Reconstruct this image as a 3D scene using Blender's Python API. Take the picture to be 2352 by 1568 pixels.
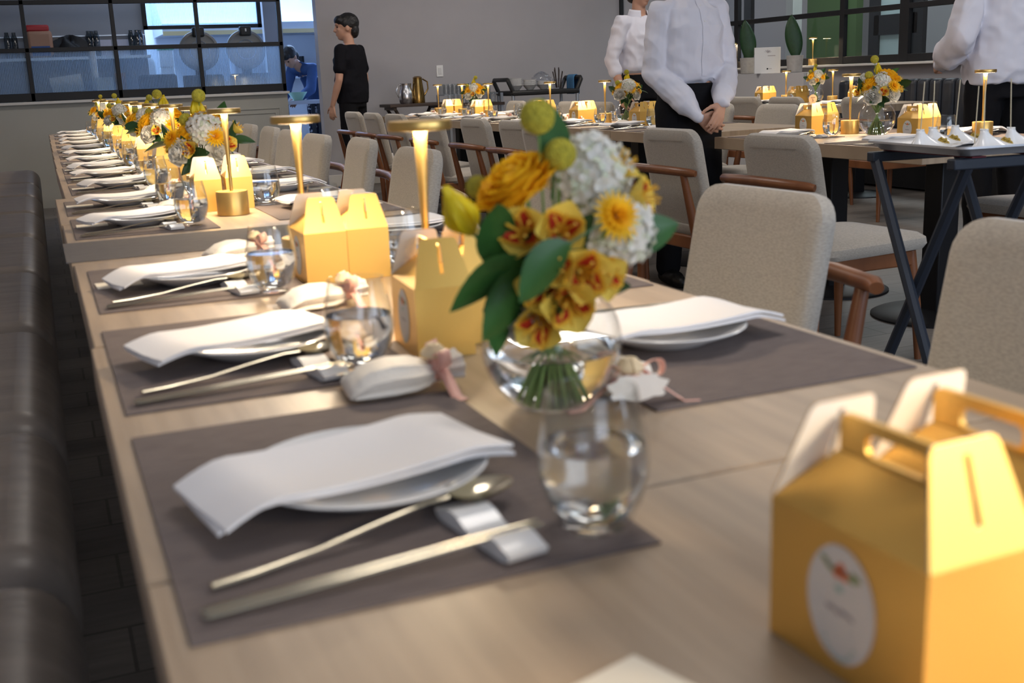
import bpy, bmesh, math, random
from mathutils import Vector, Matrix, Euler, noise
random.seed(7)
PI = math.pi
scene = bpy.context.scene
for o in list(bpy.data.objects): bpy.data.objects.remove(o)
COL = scene.collection
T = 0.74                                   # height of every table top

# ------------------------------------------------------------------ camera
cam_d = bpy.data.cameras.new('camera'); cam = bpy.data.objects.new('camera', cam_d); COL.objects.link(cam)
YAW, PITCH, ROLL, FPX = 0.38956, 0.23461, -0.04050, 2553.6
cy, sy = math.cos(YAW), math.sin(YAW)
fw = Vector((sy*math.cos(PITCH), cy*math.cos(PITCH), -math.sin(PITCH)))
r0 = Vector((cy, -sy, 0)); u0 = r0.cross(fw)
rt = math.cos(ROLL)*r0 + math.sin(ROLL)*u0; up = -math.sin(ROLL)*r0 + math.cos(ROLL)*u0
m = Matrix((rt, up, -fw)).transposed().to_4x4()
m.translation = Vector((-0.04655, -0.64312, 0.32866 + T)); cam.matrix_world = m
cam_d.sensor_fit = 'HORIZONTAL'; cam_d.sensor_width = 36.0; cam_d.lens = FPX/2352*36.0
cam_d.clip_start = 0.02; cam_d.clip_end = 60
cam_d.dof.use_dof = True; cam_d.dof.focus_distance = 6.2; cam_d.dof.aperture_fstop = 6.6
scene.camera = cam

# ------------------------------------------------------------------ world, exposure, room light
w = bpy.data.worlds.new('world'); scene.world = w; w.use_nodes = True
w.node_tree.nodes['Background'].inputs[0].default_value = (0.62, 0.72, 0.95, 1)
w.node_tree.nodes['Background'].inputs[1].default_value = 0.35
vs = scene.view_settings
scene.display_settings.display_device = 'sRGB'
vs.view_transform = 'Standard'; vs.look = 'None'; vs.gamma = 1.0; vs.exposure = 0.75; vs.use_curve_mapping = False
cyc = scene.cycles
cyc.use_denoising = True
cyc.max_bounces = 10; cyc.diffuse_bounces = 4; cyc.glossy_bounces = 4; cyc.transmission_bounces = 8; cyc.transparent_max_bounces = 24
cyc.sample_clamp_indirect = 4.0
cyc.use_light_tree = True

def area(name, loc, rot, sx, sy_, power, col, spread=180):
    d = bpy.data.lights.new(name, 'AREA'); d.shape = 'RECTANGLE'; d.size = sx; d.size_y = sy_; d.energy = power; d.color = col
    d.spread = math.radians(spread)
    o = bpy.data.objects.new(name, d); COL.objects.link(o); o.location = loc; o.rotation_euler = rot
    return o
# ceiling luminaires of the dining room
for px, py, e in [(1.2, 1.0, 15), (1.2, 5.0, 15), (1.4, 8.6, 16), (4.4, 2.0, 13), (4.4, 5.6, 17), (4.4, 8.8, 24), (6.6, 7.0, 9)]:
    area('ceiling_luminaire', (px, py, 2.97), (0, 0, 0), 1.2, 0.6, e, (1.0, 0.93, 0.86))
# daylight through the front windows behind the camera
area('daylight_front_window', (3.6, -3.3, 1.75), (PI/2, 0, 0), 4.2, 1.9, 62, (0.70, 0.82, 1.0))
area('daylight_left_window', (0.1, -3.3, 1.75), (PI/2, 0, 0), 1.9, 1.9, 20, (0.78, 0.87, 1.0))
# kitchen strip lights
area('kitchen_strip_light', (2.2, 13.9, 2.9), (0, 0, 0), 3.4, 0.5, 190, (0.42, 0.62, 1.0))
area('kitchen_strip_light', (1.2, 12.1, 2.9), (0, 0, 0), 2.2, 0.25, 5, (0.62, 0.76, 1.0))
# room seen through the right hand windows
area('corridor_fill', (8.6, 9.3, 2.9), (0, 0, 0), 1.0, 3.0, 38, (0.85, 0.93, 1.0))

area('corridor_fill', (8.5, 13.2, 2.9), (0, 0, 0), 1.0, 2.0, 16, (1.0, .95, .95))  # unseen second source, added to brighten the left window panes

# ------------------------------------------------------------------ helpers
class MB:
    def __init__(s): s.v = []; s.f = []; s.m = []; s.s = []
    def add(s, vs_, fs, mat=0, smooth=True, M=None):
        b = len(s.v)
        s.v += [tuple(M @ Vector(v)) if M else tuple(v) for v in vs_]
        for f in fs: s.f.append([b+i for i in f]); s.m.append(mat); s.s.append(smooth)
        return s
    def box(s, c, d, mat=0, M=None):
        x, y, z = c; a, b, e = d[0]/2, d[1]/2, d[2]/2
        V = [(x-a,y-b,z-e),(x+a,y-b,z-e),(x+a,y+b,z-e),(x-a,y+b,z-e),(x-a,y-b,z+e),(x+a,y-b,z+e),(x+a,y+b,z+e),(x-a,y+b,z+e)]
        return s.add(V, [(3,2,1,0),(4,5,6,7),(0,1,5,4),(1,2,6,5),(2,3,7,6),(3,0,4,7)], mat, False, M)
    def lathe(s, prof, n=32, mat=0, M=None, smooth=True, cap=(True, True)):
        V = []; F = []
        for r, z in prof:
            for i in range(n):
                a = 2*PI*i/n; V.append((r*math.cos(a), r*math.sin(a), z))
        for k in range(len(prof)-1):
            for i in range(n):
                j = (i+1) % n; F.append((k*n+i, k*n+j, (k+1)*n+j, (k+1)*n+i))
        if cap[0]: F.append(tuple(range(n-1, -1, -1)))
        if cap[1]: F.append(tuple((len(prof)-1)*n+i for i in range(n)))
        return s.add(V, F, mat, smooth, M)
    def tube(s, pts, rad, n=10, mat=0, M=None, flat=1.0, cap=True):
        pts = [Vector(p) for p in pts]
        if not hasattr(rad, '__len__'): rad = [rad]*len(pts)
        V = []; F = []; prev = None
        for i, p in enumerate(pts):
            t = (pts[min(i+1, len(pts)-1)] - pts[max(i-1, 0)]).normalized()
            if prev is None:
                a = Vector((0, 0, 1)) if abs(t.z) < .9 else Vector((1, 0, 0))
                x = t.cross(a).normalized()
            else:
                x = (prev - t*prev.dot(t)).normalized()
            prev = x; y = t.cross(x)
            for k in range(n):
                q = 2*PI*k/n; V.append(p + x*(rad[i]*math.cos(q)) + y*(rad[i]*flat*math.sin(q)))
        for i in range(len(pts)-1):
            for k in range(n):
                j = (k+1) % n; F.append((i*n+k, i*n+j, (i+1)*n+j, (i+1)*n+k))
        if cap: F.append(tuple(range(n-1, -1, -1))); F.append(tuple((len(pts)-1)*n+k for k in range(n)))
        return s.add(V, F, mat, True, M)
    def ell(s, c, r, nu=16, nv=10, mat=0, M=None):
        V = [(c[0], c[1], c[2]-r[2])]; F = []
        for j in range(1, nv):
            b = -PI/2 + PI*j/nv
            for i in range(nu):
                a = 2*PI*i/nu; V.append((c[0]+r[0]*math.cos(b)*math.cos(a), c[1]+r[1]*math.cos(b)*math.sin(a), c[2]+r[2]*math.sin(b)))
        V.append((c[0], c[1], c[2]+r[2])); L = len(V)-1
        for i in range(nu):
            k = (i+1) % nu
            F.append((0, 1+k, 1+i)); F.append((L, 1+(nv-2)*nu+i, 1+(nv-2)*nu+k))
            for j in range(nv-2): F.append((1+j*nu+i, 1+j*nu+k, 1+(j+1)*nu+k, 1+(j+1)*nu+i))
        return s.add(V, F, mat, True, M)
    def prism(s, poly, h0, h1, mat=0, M=None, smooth=False):
        n = len(poly); V = [(x, y, h0) for x, y in poly] + [(x, y, h1) for x, y in poly]
        F = [tuple(range(n-1, -1, -1)), tuple(range(n, 2*n))] + [(i, (i+1) % n, n+(i+1) % n, n+i) for i in range(n)]
        return s.add(V, F, mat, smooth, M)
    def grid(s, fn, nu, nv, mat=0, M=None, smooth=True, closed_u=False):
        V = [fn(i/nu, j/nv) for j in range(nv+1) for i in range(nu+1)]
        F = [(j*(nu+1)+i, j*(nu+1)+i+1, (j+1)*(nu+1)+i+1, (j+1)*(nu+1)+i) for j in range(nv) for i in range(nu)]
        return s.add(V, F, mat, smooth, M)
    def mesh(s, name, mats):
        me = bpy.data.meshes.new(name); me.from_pydata(s.v, [], s.f)
        for mm in (mats if isinstance(mats, (list, tuple)) else [mats]): me.materials.append(mm)
        me.polygons.foreach_set('material_index', s.m); me.polygons.foreach_set('use_smooth', s.s)
        me.update(); me.set_sharp_from_angle(angle=math.radians(42)); return me
    def build(s, name, mats, parent=None, bevel=0, seg=2, sub=0, solid=0, loc=None, kind=None, fix=False, flip=1):
        me = s.mesh(name, mats)
        if fix:
            b = bmesh.new(); b.from_mesh(me); bmesh.ops.recalc_face_normals(b, faces=b.faces); b.to_mesh(me); b.free(); me.set_sharp_from_angle(angle=math.radians(42))
        o = bpy.data.objects.new(name, me); COL.objects.link(o)
        if parent: o.parent = parent
        if loc: o.location = loc
        if solid:
            q = o.modifiers.new('solid', 'SOLIDIFY'); q.thickness = solid; q.offset = 0 if flip == 0 else -1
            if flip == 2: q.material_offset = 1; q.material_offset_rim = 1
        if bevel:
            q = o.modifiers.new('bevel', 'BEVEL'); q.width = bevel; q.segments = seg; q.limit_method = 'ANGLE'; q.angle_limit = math.radians(35)
        if sub:
            q = o.modifiers.new('sub', 'SUBSURF'); q.levels = sub; q.render_levels = sub
        if kind: o['kind'] = kind
        return o

def thing(name, label, cat, loc=(0, 0, 0), rz=0, group=None):
    o = bpy.data.objects.new(name, None); COL.objects.link(o); o.empty_display_size = 0.05
    o.location = loc; o.rotation_euler = (0, 0, rz); o['label'] = label; o['category'] = cat
    if group: o['group'] = group
    return o
def tag(o, label, cat, group=None):
    o['label'] = label; o['category'] = cat
    if group: o['group'] = group
    return o
def dup(root, loc, rz, label, group=None):
    r = root.copy(); COL.objects.link(r); r.location = loc; r.rotation_euler = (0, 0, rz); r['label'] = label
    if group: r['group'] = group
    for ch in list(root.children):
        c = ch.copy(); COL.objects.link(c); c.parent = r
        for g in list(ch.children):
            d = g.copy(); COL.objects.link(d); d.parent = c
    return r
class Kind:                                 # first call keeps the prototype itself, later calls copy it
    def __init__(s, make): s.make = make; s.p = None
    def __call__(s, loc, rz, label, group=None):
        if s.p is None:
            s.p = s.make(); o = s.p; o.location = loc; o.rotation_euler = (0, 0, rz); o['label'] = label
            if group: o['group'] = group
            return o
        return dup(s.p, loc, rz, label, group)
def rrect(w_, h_, r, n=5, r2=None):
    out = []
    for cx, cy_, a0, rr in [(w_/2, h_/2, 0, r), (-w_/2, h_/2, PI/2, r), (-w_/2, -h_/2, PI, r2 or r), (w_/2, -h_/2, 1.5*PI, r2 or r)]:
        sx = math.copysign(rr, cx); sy2 = math.copysign(rr, cy_)
        for i in range(n+1):
            a = a0 + PI/2*i/n; out.append((cx-sx+rr*math.cos(a), cy_-sy2+rr*math.sin(a)))
    return out
ORD = ['nearest', 'second', 'third', 'fourth', 'fifth', 'sixth', 'seventh', 'eighth', 'ninth', 'tenth', 'eleventh', 'twelfth', 'thirteenth', 'fourteenth', 'fifteenth', 'sixteenth', 'seventeenth']
def nth(i): return ORD[i]

# ------------------------------------------------------------------ materials
def nd(nt, t, **kw):
    n = nt.nodes.new(t)
    for k, v in kw.items():
        if k in n.inputs: n.inputs[k].default_value = v
        else: setattr(n, k, v)
    return n
def mat(name, col, rough=0.5, metal=0.0, var=0.0, scale=20, stretch=(1, 1, 1), bump=0.0, bscale=None, col2=None, spec=0.5, emit=None, es=0, trans=0, ior=1.45, sheen=0, sss=0, detail=4.0, two=False):
    M = bpy.data.materials.new(name); M.use_nodes = True; nt = M.node_tree; p = nt.nodes['Principled BSDF']
    p.inputs['Base Color'].default_value = (*col, 1); p.inputs['Roughness'].default_value = rough; p.inputs['Metallic'].default_value = metal
    p.inputs['Specular IOR Level'].default_value = spec; p.inputs['IOR'].default_value = ior
    if trans: p.inputs['Transmission Weight'].default_value = trans
    if sheen: p.inputs['Sheen Weight'].default_value = sheen
    if sss: p.inputs['Subsurface Weight'].default_value = sss; p.inputs['Subsurface Radius'].default_value = (.01, .006, .004)
    if emit: p.inputs['Emission Color'].default_value = (*emit, 1); p.inputs['Emission Strength'].default_value = es
    tc = nd(nt, 'ShaderNodeTexCoord'); mp = nd(nt, 'ShaderNodeMapping'); mp.inputs['Scale'].default_value = stretch
    nt.links.new(tc.outputs['Object'], mp.inputs['Vector'])
    if var or col2:
        nz = nd(nt, 'ShaderNodeTexNoise'); nz.inputs['Scale'].default_value = scale; nz.inputs['Detail'].default_value = detail
        nt.links.new(mp.outputs[0], nz.inputs['Vector'])
        rp = nd(nt, 'ShaderNodeValToRGB'); c2 = col2 or tuple(c*(1-var) for c in col); c1 = col if col2 else tuple(min(1, c*(1+var)) for c in col)
        rp.color_ramp.elements[0].color = (*c2, 1); rp.color_ramp.elements[0].position = 0.33
        rp.color_ramp.elements[1].color = (*c1, 1); rp.color_ramp.elements[1].position = 0.67
        nt.links.new(nz.outputs[0], rp.inputs[0]); nt.links.new(rp.outputs[0], p.inputs['Base Color'])
    if bump:
        nb = nd(nt, 'ShaderNodeTexNoise'); nb.inputs['Scale'].default_value = bscale or scale; nb.inputs['Detail'].default_value = 3
        nt.links.new(mp.outputs[0], nb.inputs['Vector'])
        bm_ = nd(nt, 'ShaderNodeBump'); bm_.inputs['Strength'].default_value = bump; bm_.inputs['Distance'].default_value = 0.01
        nt.links.new(nb.outputs[0], bm_.inputs['Height']); nt.links.new(bm_.outputs[0], p.inputs['Normal'])
    return M
def thin_glass(name, tint=(1, 1, 1), gloss=1.0, ior=1.5):
    M = bpy.data.materials.new(name); M.use_nodes = True; nt = M.node_tree; nt.nodes.remove(nt.nodes['Principled BSDF'])
    out = nt.nodes['Material Output']; tr = nd(nt, 'ShaderNodeBsdfTransparent'); tr.inputs[0].default_value = (*tint, 1)
    gl = nd(nt, 'ShaderNodeBsdfGlossy'); gl.inputs['Roughness'].default_value = 0.02
    fr = nd(nt, 'ShaderNodeLayerWeight'); fr.inputs[0].default_value = .5
    pw_ = nd(nt, 'ShaderNodeMath', operation='POWER'); pw_.inputs[1].default_value = 4.0
    mu = nd(nt, 'ShaderNodeMath', operation='MULTIPLY_ADD'); mu.inputs[1].default_value = .8; mu.inputs[2].default_value = .035*gloss; mu.use_clamp = True
    mx = nd(nt, 'ShaderNodeMixShader'); nt.links.new(fr.outputs['Facing'], pw_.inputs[0]); nt.links.new(pw_.outputs[0], mu.inputs[0]); nt.links.new(mu.outputs[0], mx.inputs[0])
    nt.links.new(tr.outputs[0], mx.inputs[1]); nt.links.new(gl.outputs[0], mx.inputs[2]); nt.links.new(mx.outputs[0], out.inputs[0])
    return M
def leafy(name, col, rough=0.45, trans=0.35, col2=None, scale=40):
    M = mat(name, col, rough, var=0.15, scale=scale, col2=col2); nt = M.node_tree; p = nt.nodes['Principled BSDF']; out = nt.nodes['Material Output']
    tl = nd(nt, 'ShaderNodeBsdfTranslucent'); mx = nd(nt, 'ShaderNodeMixShader'); mx.inputs[0].default_value = trans
    tl.inputs[0].default_value = (*col, 1)
    nt.links.new(p.outputs[0], mx.inputs[1]); nt.links.new(tl.outputs[0], mx.inputs[2]); nt.links.new(mx.outputs[0], out.inputs[0])
    return M
def ribbed(name):
    M = bpy.data.materials.new(name); M.use_nodes = True; nt = M.node_tree; nt.nodes.remove(nt.nodes['Principled BSDF']); out = nt.nodes['Material Output']
    tc = nd(nt, 'ShaderNodeTexCoord'); wv = nd(nt, 'ShaderNodeTexWave'); wv.inputs['Scale'].default_value = 22; wv.bands_direction = 'X'
    nt.links.new(tc.outputs['Object'], wv.inputs['Vector'])
    bp = nd(nt, 'ShaderNodeBump'); bp.inputs['Strength'].default_value = 0.6; bp.inputs['Distance'].default_value = .01; nt.links.new(wv.outputs[1], bp.inputs['Height'])
    tr = nd(nt, 'ShaderNodeBsdfTransparent'); tr.inputs[0].default_value = (.86, .93, .97, 1)
    tl = nd(nt, 'ShaderNodeBsdfTranslucent'); tl.inputs[0].default_value = (.62, .75, .9, 1)
    gl = nd(nt, 'ShaderNodeBsdfGlossy'); gl.inputs['Roughness'].default_value = 0.12
    nt.links.new(bp.outputs[0], gl.inputs['Normal']); nt.links.new(bp.outputs[0], tl.inputs['Normal'])
    mr = nd(nt, 'ShaderNodeMapRange'); mr.inputs['To Min'].default_value = .08; mr.inputs['To Max'].default_value = .42; nt.links.new(wv.outputs[1], mr.inputs[0])
    m1 = nd(nt, 'ShaderNodeMixShader'); nt.links.new(mr.outputs[0], m1.inputs[0]); nt.links.new(tr.outputs[0], m1.inputs[1]); nt.links.new(tl.outputs[0], m1.inputs[2])
    m2 = nd(nt, 'ShaderNodeMixShader'); m2.inputs[0].default_value = .08; nt.links.new(m1.outputs[0], m2.inputs[1]); nt.links.new(gl.outputs[0], m2.inputs[2])
    nt.links.new(m2.outputs[0], out.inputs[0]); return M
def planks(name, c1, c2, size=(1.2, .2), rough=.5):
    M = mat(name, c1, rough); nt = M.node_tree; p = nt.nodes['Principled BSDF']
    tc = nd(nt, 'ShaderNodeTexCoord'); br = nd(nt, 'ShaderNodeTexBrick'); br.inputs['Color1'].default_value = (*c1, 1); br.inputs['Color2'].default_value = (*c2, 1)
    br.inputs['Mortar'].default_value = (*[c*.65 for c in c2], 1); br.inputs['Scale'].default_value = 1; br.inputs['Brick Width'].default_value = size[0]; br.inputs['Row Height'].default_value = size[1]; br.inputs['Mortar Size'].default_value = .004
    nz = nd(nt, 'ShaderNodeTexNoise'); nz.inputs['Scale'].default_value = 6; nz.inputs['Detail'].default_value = 6
    mp = nd(nt, 'ShaderNodeMapping'); mp.inputs['Scale'].default_value = (1, 9, 1); nt.links.new(tc.outputs['Object'], mp.inputs[0]); nt.links.new(mp.outputs[0], nz.inputs['Vector'])
    nt.links.new(tc.outputs['Object'], br.inputs['Vector'])
    mx = nd(nt, 'ShaderNodeMix', data_type='RGBA', blend_type='MULTIPLY'); mx.inputs[0].default_value = .5
    nt.links.new(br.outputs[0], mx.inputs[6]); nt.links.new(nz.outputs[0], mx.inputs[7]); nt.links.new(mx.outputs[2], p.inputs['Base Color'])
    return M
def weave(name, c1, c2, s=260, rough=.8):
    M = mat(name, c1, rough, spec=.2); nt = M.node_tree; p = nt.nodes['Principled BSDF']; tc = nd(nt, 'ShaderNodeTexCoord')
    ws = []
    for d in 'XY':
        q = nd(nt, 'ShaderNodeTexWave'); q.bands_direction = d; q.inputs['Scale'].default_value = s; nt.links.new(tc.outputs['Object'], q.inputs['Vector']); ws.append(q)
    nz = nd(nt, 'ShaderNodeTexNoise'); nz.inputs['Scale'].default_value = 30; mp = nd(nt, 'ShaderNodeMapping'); mp.inputs['Scale'].default_value = (1, 12, 1)
    nt.links.new(tc.outputs['Object'], mp.inputs[0]); nt.links.new(mp.outputs[0], nz.inputs['Vector'])
    ad = nd(nt, 'ShaderNodeMath', operation='MULTIPLY'); nt.links.new(ws[0].outputs[1], ad.inputs[0]); nt.links.new(ws[1].outputs[1], ad.inputs[1])
    a2 = nd(nt, 'ShaderNodeMath', operation='MULTIPLY_ADD'); a2.inputs[1].default_value = .5; nt.links.new(ad.outputs[0], a2.inputs[0]); nt.links.new(nz.outputs[0], a2.inputs[2])
    rp = nd(nt, 'ShaderNodeValToRGB'); rp.color_ramp.elements[0].color = (*c2, 1); rp.color_ramp.elements[0].position = .35; rp.color_ramp.elements[1].color = (*c1, 1); rp.color_ramp.elements[1].position = .9
    nt.links.new(a2.outputs[0], rp.inputs[0]); nt.links.new(rp.outputs[0], p.inputs['Base Color'])
    b = nd(nt, 'ShaderNodeBump'); b.inputs['Strength'].default_value = .35; b.inputs['Distance'].default_value = .001; nt.links.new(ad.outputs[0], b.inputs['Height']); nt.links.new(b.outputs[0], p.inputs['Normal'])
    return M

WALL = mat('grey_wall_paint', (.375, .365, .385), .85, var=.02, scale=3, spec=.2)
KWALL = mat('half_wall_paint', (.40, .395, .36), .8, var=.02, scale=3, spec=.2)
PASSW = mat('pass_wall_paint', (.30, .31, .33), .8, spec=.2)
CORRW = mat('corridor_paint', (.52, .49, .50), .8)
KITW = mat('kitchen_wall', (.72, .76, .82), .5)
CEIL = mat('ceiling_paint', (.62, .61, .60), .9)
FLOOR = planks('floor_planks', (.24, .215, .195), (.185, .165, .15), rough=.45)
BLACK = mat('black_metal_frame', (.012, .012, .014), .5, spec=.4)
LEDGE = mat('ledge_white', (.62, .60, .57), .5)
WOOD = mat('table_oak', (.43, .325, .225), .38, col2=(.33, .245, .168), scale=5, stretch=(9, .6, 1), bump=.04, bscale=14, detail=8)
DKMETAL = mat('table_base_black', (.012, .012, .014), .45, metal=.3)
MAT_ = weave('placemat_weave', (.20, .165, .155), (.125, .102, .098))
RUNNER = weave('runner_weave', (.17, .155, .15), (.115, .105, .103))
PORC = mat('white_porcelain', (.80, .80, .80), .12, spec=.5)
NAPK = mat('white_napkin', (.82, .80, .80), .85, spec=.2, bump=.05, bscale=200)
CARD = mat('ivory_card', (.74, .68, .57), .7)
STEEL = mat('champagne_steel', (.80, .73, .56), .16, metal=1.0)
PANM = mat('sheet_pan_aluminium', (.60, .61, .64), .45, metal=.65)
SILVER = mat('steel', (.62, .63, .66), .25, metal=1.0)
GOLD = mat('satin_gold', (.72, .47, .15), .36, metal=1.0)
GOLDBASE = mat('satin_gold_base', (.78, .50, .16), .4, metal=.9)
BOXG = mat('gold_card', (.82, .51, .12), .44, metal=.80, spec=.5)
BOXG.node_tree.nodes['Principled BSDF'].inputs['Coat Weight'].default_value = .45; BOXG.node_tree.nodes['Principled BSDF'].inputs['Coat Roughness'].default_value = .42
BOXW = mat('white_card_inside', (.78, .74, .68), .7)
STICK = mat('sticker_white', (.70, .68, .65), .6)
PRT = {k: mat('print_'+k, c, .6) for k, c in dict(coral=(.75, .22, .10), green=(.30, .36, .18), teal=(.35, .52, .48), grey=(.34, .31, .33)).items()}
LED = mat('led_diffuser', (1, .9, .7), .5, emit=(1.0, .80, .48), es=9)
GLASS = thin_glass('thin_clear_glass', (.965, .975, .975), 1.6)
PANE = thin_glass('window_glass', (.86, .90, .90), .8)
WATER = mat('water', (1, 1, 1), 0.0, trans=1.0, ior=1.33)
RIB = ribbed('ribbed_glass')
FABRIC = mat('oatmeal_fabric', (.45, .41, .355), .95, col2=(.35, .318, .275), scale=120, stretch=(1, 1, 3), bump=.06, bscale=420, sheen=.25, spec=.15)
WALNUT = mat('walnut', (.25, .095, .035), .38, col2=(.15, .052, .02), scale=8, stretch=(1, 1, .3), detail=6)
LEATHER = mat('dark_brown_leather', (.16, .135, .118), .38, var=.15, scale=6, bump=.22, bscale=9, stretch=(.7, 3.5, 1))
BLEATH = mat('navy_leather', (.020, .024, .034), .42, var=.2, scale=8)
DKWOOD = mat('dark_wood', (.035, .022, .018), .5)
PINK = mat('pink_satin', (.80, .42, .33), .4, sheen=.4)
POUCH = mat('white_pouch', (.80, .76, .70), .7, bump=.2, bscale=60)
ROSETTE = mat('cream_rosette', (.72, .58, .38), .8)
POTM = mat('stone_pot', (.36, .34, .32), .85, var=.08, scale=30)
SKIN = mat('skin', (.52, .29, .20), .55, sss=.1)
HAIR = mat('black_hair', (.010, .009, .010), .5, var=.3, scale=60)
SHIRT = mat('white_shirt', (.70, .70, .78), .8, bump=.45, bscale=9, stretch=(1, 1, .55), spec=.2)
BLKSHIRT = mat('black_tshirt', (.008, .008, .011), .9, spec=.15, bump=.3, bscale=10)
BLKTROU = mat('black_trousers', (.006, .006, .008), .85, spec=.2)
SHOE = mat('black_shoes', (.01, .01, .01), .4)
BLUESH = mat('blue_shirt', (.045, .10, .27), .85, bump=.3, bscale=10)
PRINTP = mat('navy_print_trousers', (.62, .66, .75), .85, col2=(.010, .014, .04), scale=24)
PRINTP.node_tree.nodes['Color Ramp'].color_ramp.elements[0].position = .56; PRINTP.node_tree.nodes['Color Ramp'].color_ramp.elements[1].position = .60
EYE = mat('eye', (.03, .02, .02), .2)
Y1 = leafy('yellow_petal', (1.0, .66, .03), .55, .45, col2=(.95, .55, .015)); Y2 = leafy('lemon_petal', (.90, .70, .13), .5, .3); WH = leafy('white_petal', (.80, .82, .74), .6, .3, col2=(.62, .70, .46)); WH2 = leafy('ivory_petal', (.84, .82, .76), .6, .3)
TUL = leafy('tulip_petal', (.95, .72, .02), .45, .3); ALS = leafy('alstroemeria_petal', (.88, .56, .06), .5, .3); RED = leafy('red_blotch', (.48, .035, .012), .6, .2)
CRAS = mat('craspedia', (.68, .60, .07), .9, bump=1.0, bscale=300, var=.2, scale=150)
LEAF = leafy('leaf', (.032, .11, .026), .38, .2); LEAFD = leafy('dark_leaf', (.02, .062, .022), .4, .15); STEMM = mat('stem_green', (.16, .27, .07), .5)
WHITEP = mat('white_plastic', (.72, .72, .72), .5); GREENP = mat('green_plastic', (.06, .45, .22), .5); STAINL = mat('stainless', (.42, .46, .52), .35, metal=.8)
BLKPL = mat('black_plastic', (.012, .012, .013), .5); NAVY = mat('navy_leg', (.016, .022, .035), .5); REDBAG = mat('red_bag', (.42, .03, .03), .5); BLUE = mat('blue_towel', (.05, .16, .32), .9)
BROWNP = mat('brown_paper', (.40, .22, .14), .7); CRUMB = mat('golden_crumb', (.55, .38, .08), .9, bump=1, bscale=200); BAMB = mat('bamboo', (.55, .48, .34), .6)
GREENW = mat('green_wall', (.085, .15, .05), .8); FROST = mat('frosted_pane', (.46, .56, .56), .5); WOODSIGN = mat('birch_sign', (.62, .40, .24), .6); CLEARP = thin_glass('clear_bag', (.9, .92, .95), 2.5)

# ------------------------------------------------------------------ the setting
def struct(name, mb, mats, parent=None, **k):
    o = mb.build(name, mats, parent, **k)
    if not parent: o['kind'] = 'structure'
    return o
KY = 11.0                                                   # plane of the kitchen half wall and the back wall
struct('floor', MB().box((4.65, 5.6, -.05), (11.3, 19.2, .1)), FLOOR)
struct('ceiling', MB().box((4.65, 5.6, 3.05), (11.3, 19.2, .1)), CEIL)
struct('wall_left', MB().box((-.95, 5.6, 1.5), (.1, 19.2, 3)), WALL)
# front wall with two windows, behind the camera
b = MB(); b.box((3.25, -3.5, .4), (8.5, .12, .8)).box((3.25, -3.5, 2.85), (8.5, .12, .3))
for x0, x1 in [(-1, -.85), (1.05, 1.5), (5.7, 7.5)]: b.box(((x0+x1)/2, -3.5, 1.75), (x1-x0, .12, 1.9))
struct('wall_front', b, WALL)
# half wall below the glazed kitchen screen
b = MB(); b.box((.705, KY+.06, T+.12-.37+.0), (3.31, .12, 0.98))
struct('wall_kitchen', b, KWALL)
b = MB().box((.705, KY+.045, T+.2635-.012), (3.34, .19, .026)); struct('trim_1', b, LEDGE, bevel=.004)
b = MB()
for x0, x1 in [(1.5, 2.27)]:
    for q in (0, .045):
        X0, X1, Z0, Z1 = x0+q, x1-q, .16+q, .84-q
        for (ax, az, dx, dz) in [((X0+X1)/2, Z0, X1-X0, .012), ((X0+X1)/2, Z1, X1-X0, .012), (X0, (Z0+Z1)/2, .012, Z1-Z0), (X1, (Z0+Z1)/2, .012, Z1-Z0)]:
            b.box((ax, KY-.004, az), (dx, .012, dz))
struct('trim_2', b, KWALL, bevel=.003)
# black framed screen: ribbed panes below, open bays above
scr = thing('window_1', 'x', 'x'); del scr['label'], scr['category']; scr['kind'] = 'structure'
vx = [-.83, -.04, .748, 1.535, 2.345]
b = MB()
for x in vx: b.box((x, KY+.05, T+.2645+.68), (.038, .05, 1.36))
for z, h_ in [(.305, .075), (.735, .04), (1.165, .04), (1.6, .04)]: b.box((.757, KY+.05, T+z), (3.215, .05, h_))
b.build('screen_frame', BLACK, scr, bevel=.003)
for i in range(4):
    o = MB().box(((vx[i]+vx[i+1])/2, KY+.05, T+.525), (vx[i+1]-vx[i]-.036, .008, .385)).build('ribbed_pane', RIB, scr)
# back wall with the kitchen doorway to its left
struct('wall_back', MB().box((5.06, KY+.07, 1.5), (4.68, .14, 3)), WALL)
struct('baseboard_back', MB().box((5.06, KY-.008, .06), (4.68, .016, .12)), LEDGE, bevel=.004)
struct('trim_3', MB().box((6.235, KY-.01, 1.56), (.045, .03, 2.88)), BLACK)
# right wall: sill, black window grid, room beyond
RX = 7.4
struct('wall_right', MB().box((RX+.06, 3.75, (T+.29)/2), (.12, 14.5, T+.29)).box((RX+.06, 3.75, 2.85), (.12, 14.5, .3)).box((RX+.06, -.7, 1.85), (.12, 5.6, 1.7)), WALL)
struct('trim_4', MB().box((RX-.03, 6.5, T+.297), (.22, 9, .022)), LEDGE, bevel=.004)
win = thing('window_2', 'x', 'x'); del win['label'], win['category']; win['kind'] = 'structure'
b = MB()
wy = [10.93, 10.44, 8.605, 7.73, 6.0, 4.2, 2.3]
for y, wd in zip(wy, [.09, .075, .065, .12, .07, .07, .09]): b.box((RX+.03, y, T+1.05), (.05, wd, 1.5))
for z, h_ in [(.345, .07), (.805, .05), (1.28, .05), (1.75, .06)]: b.box((RX+.03, 6.6, T+z), (.045, 8.8, h_))
b.build('window_frame', BLACK, win, bevel=.003)
for i in range(len(wy)-1):
    MB().box((RX+.04, (wy[i]+wy[i+1])/2, T+1.05), (.006, wy[i]-wy[i+1]-.06, 1.4)).build('pane', PANE, win)
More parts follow.
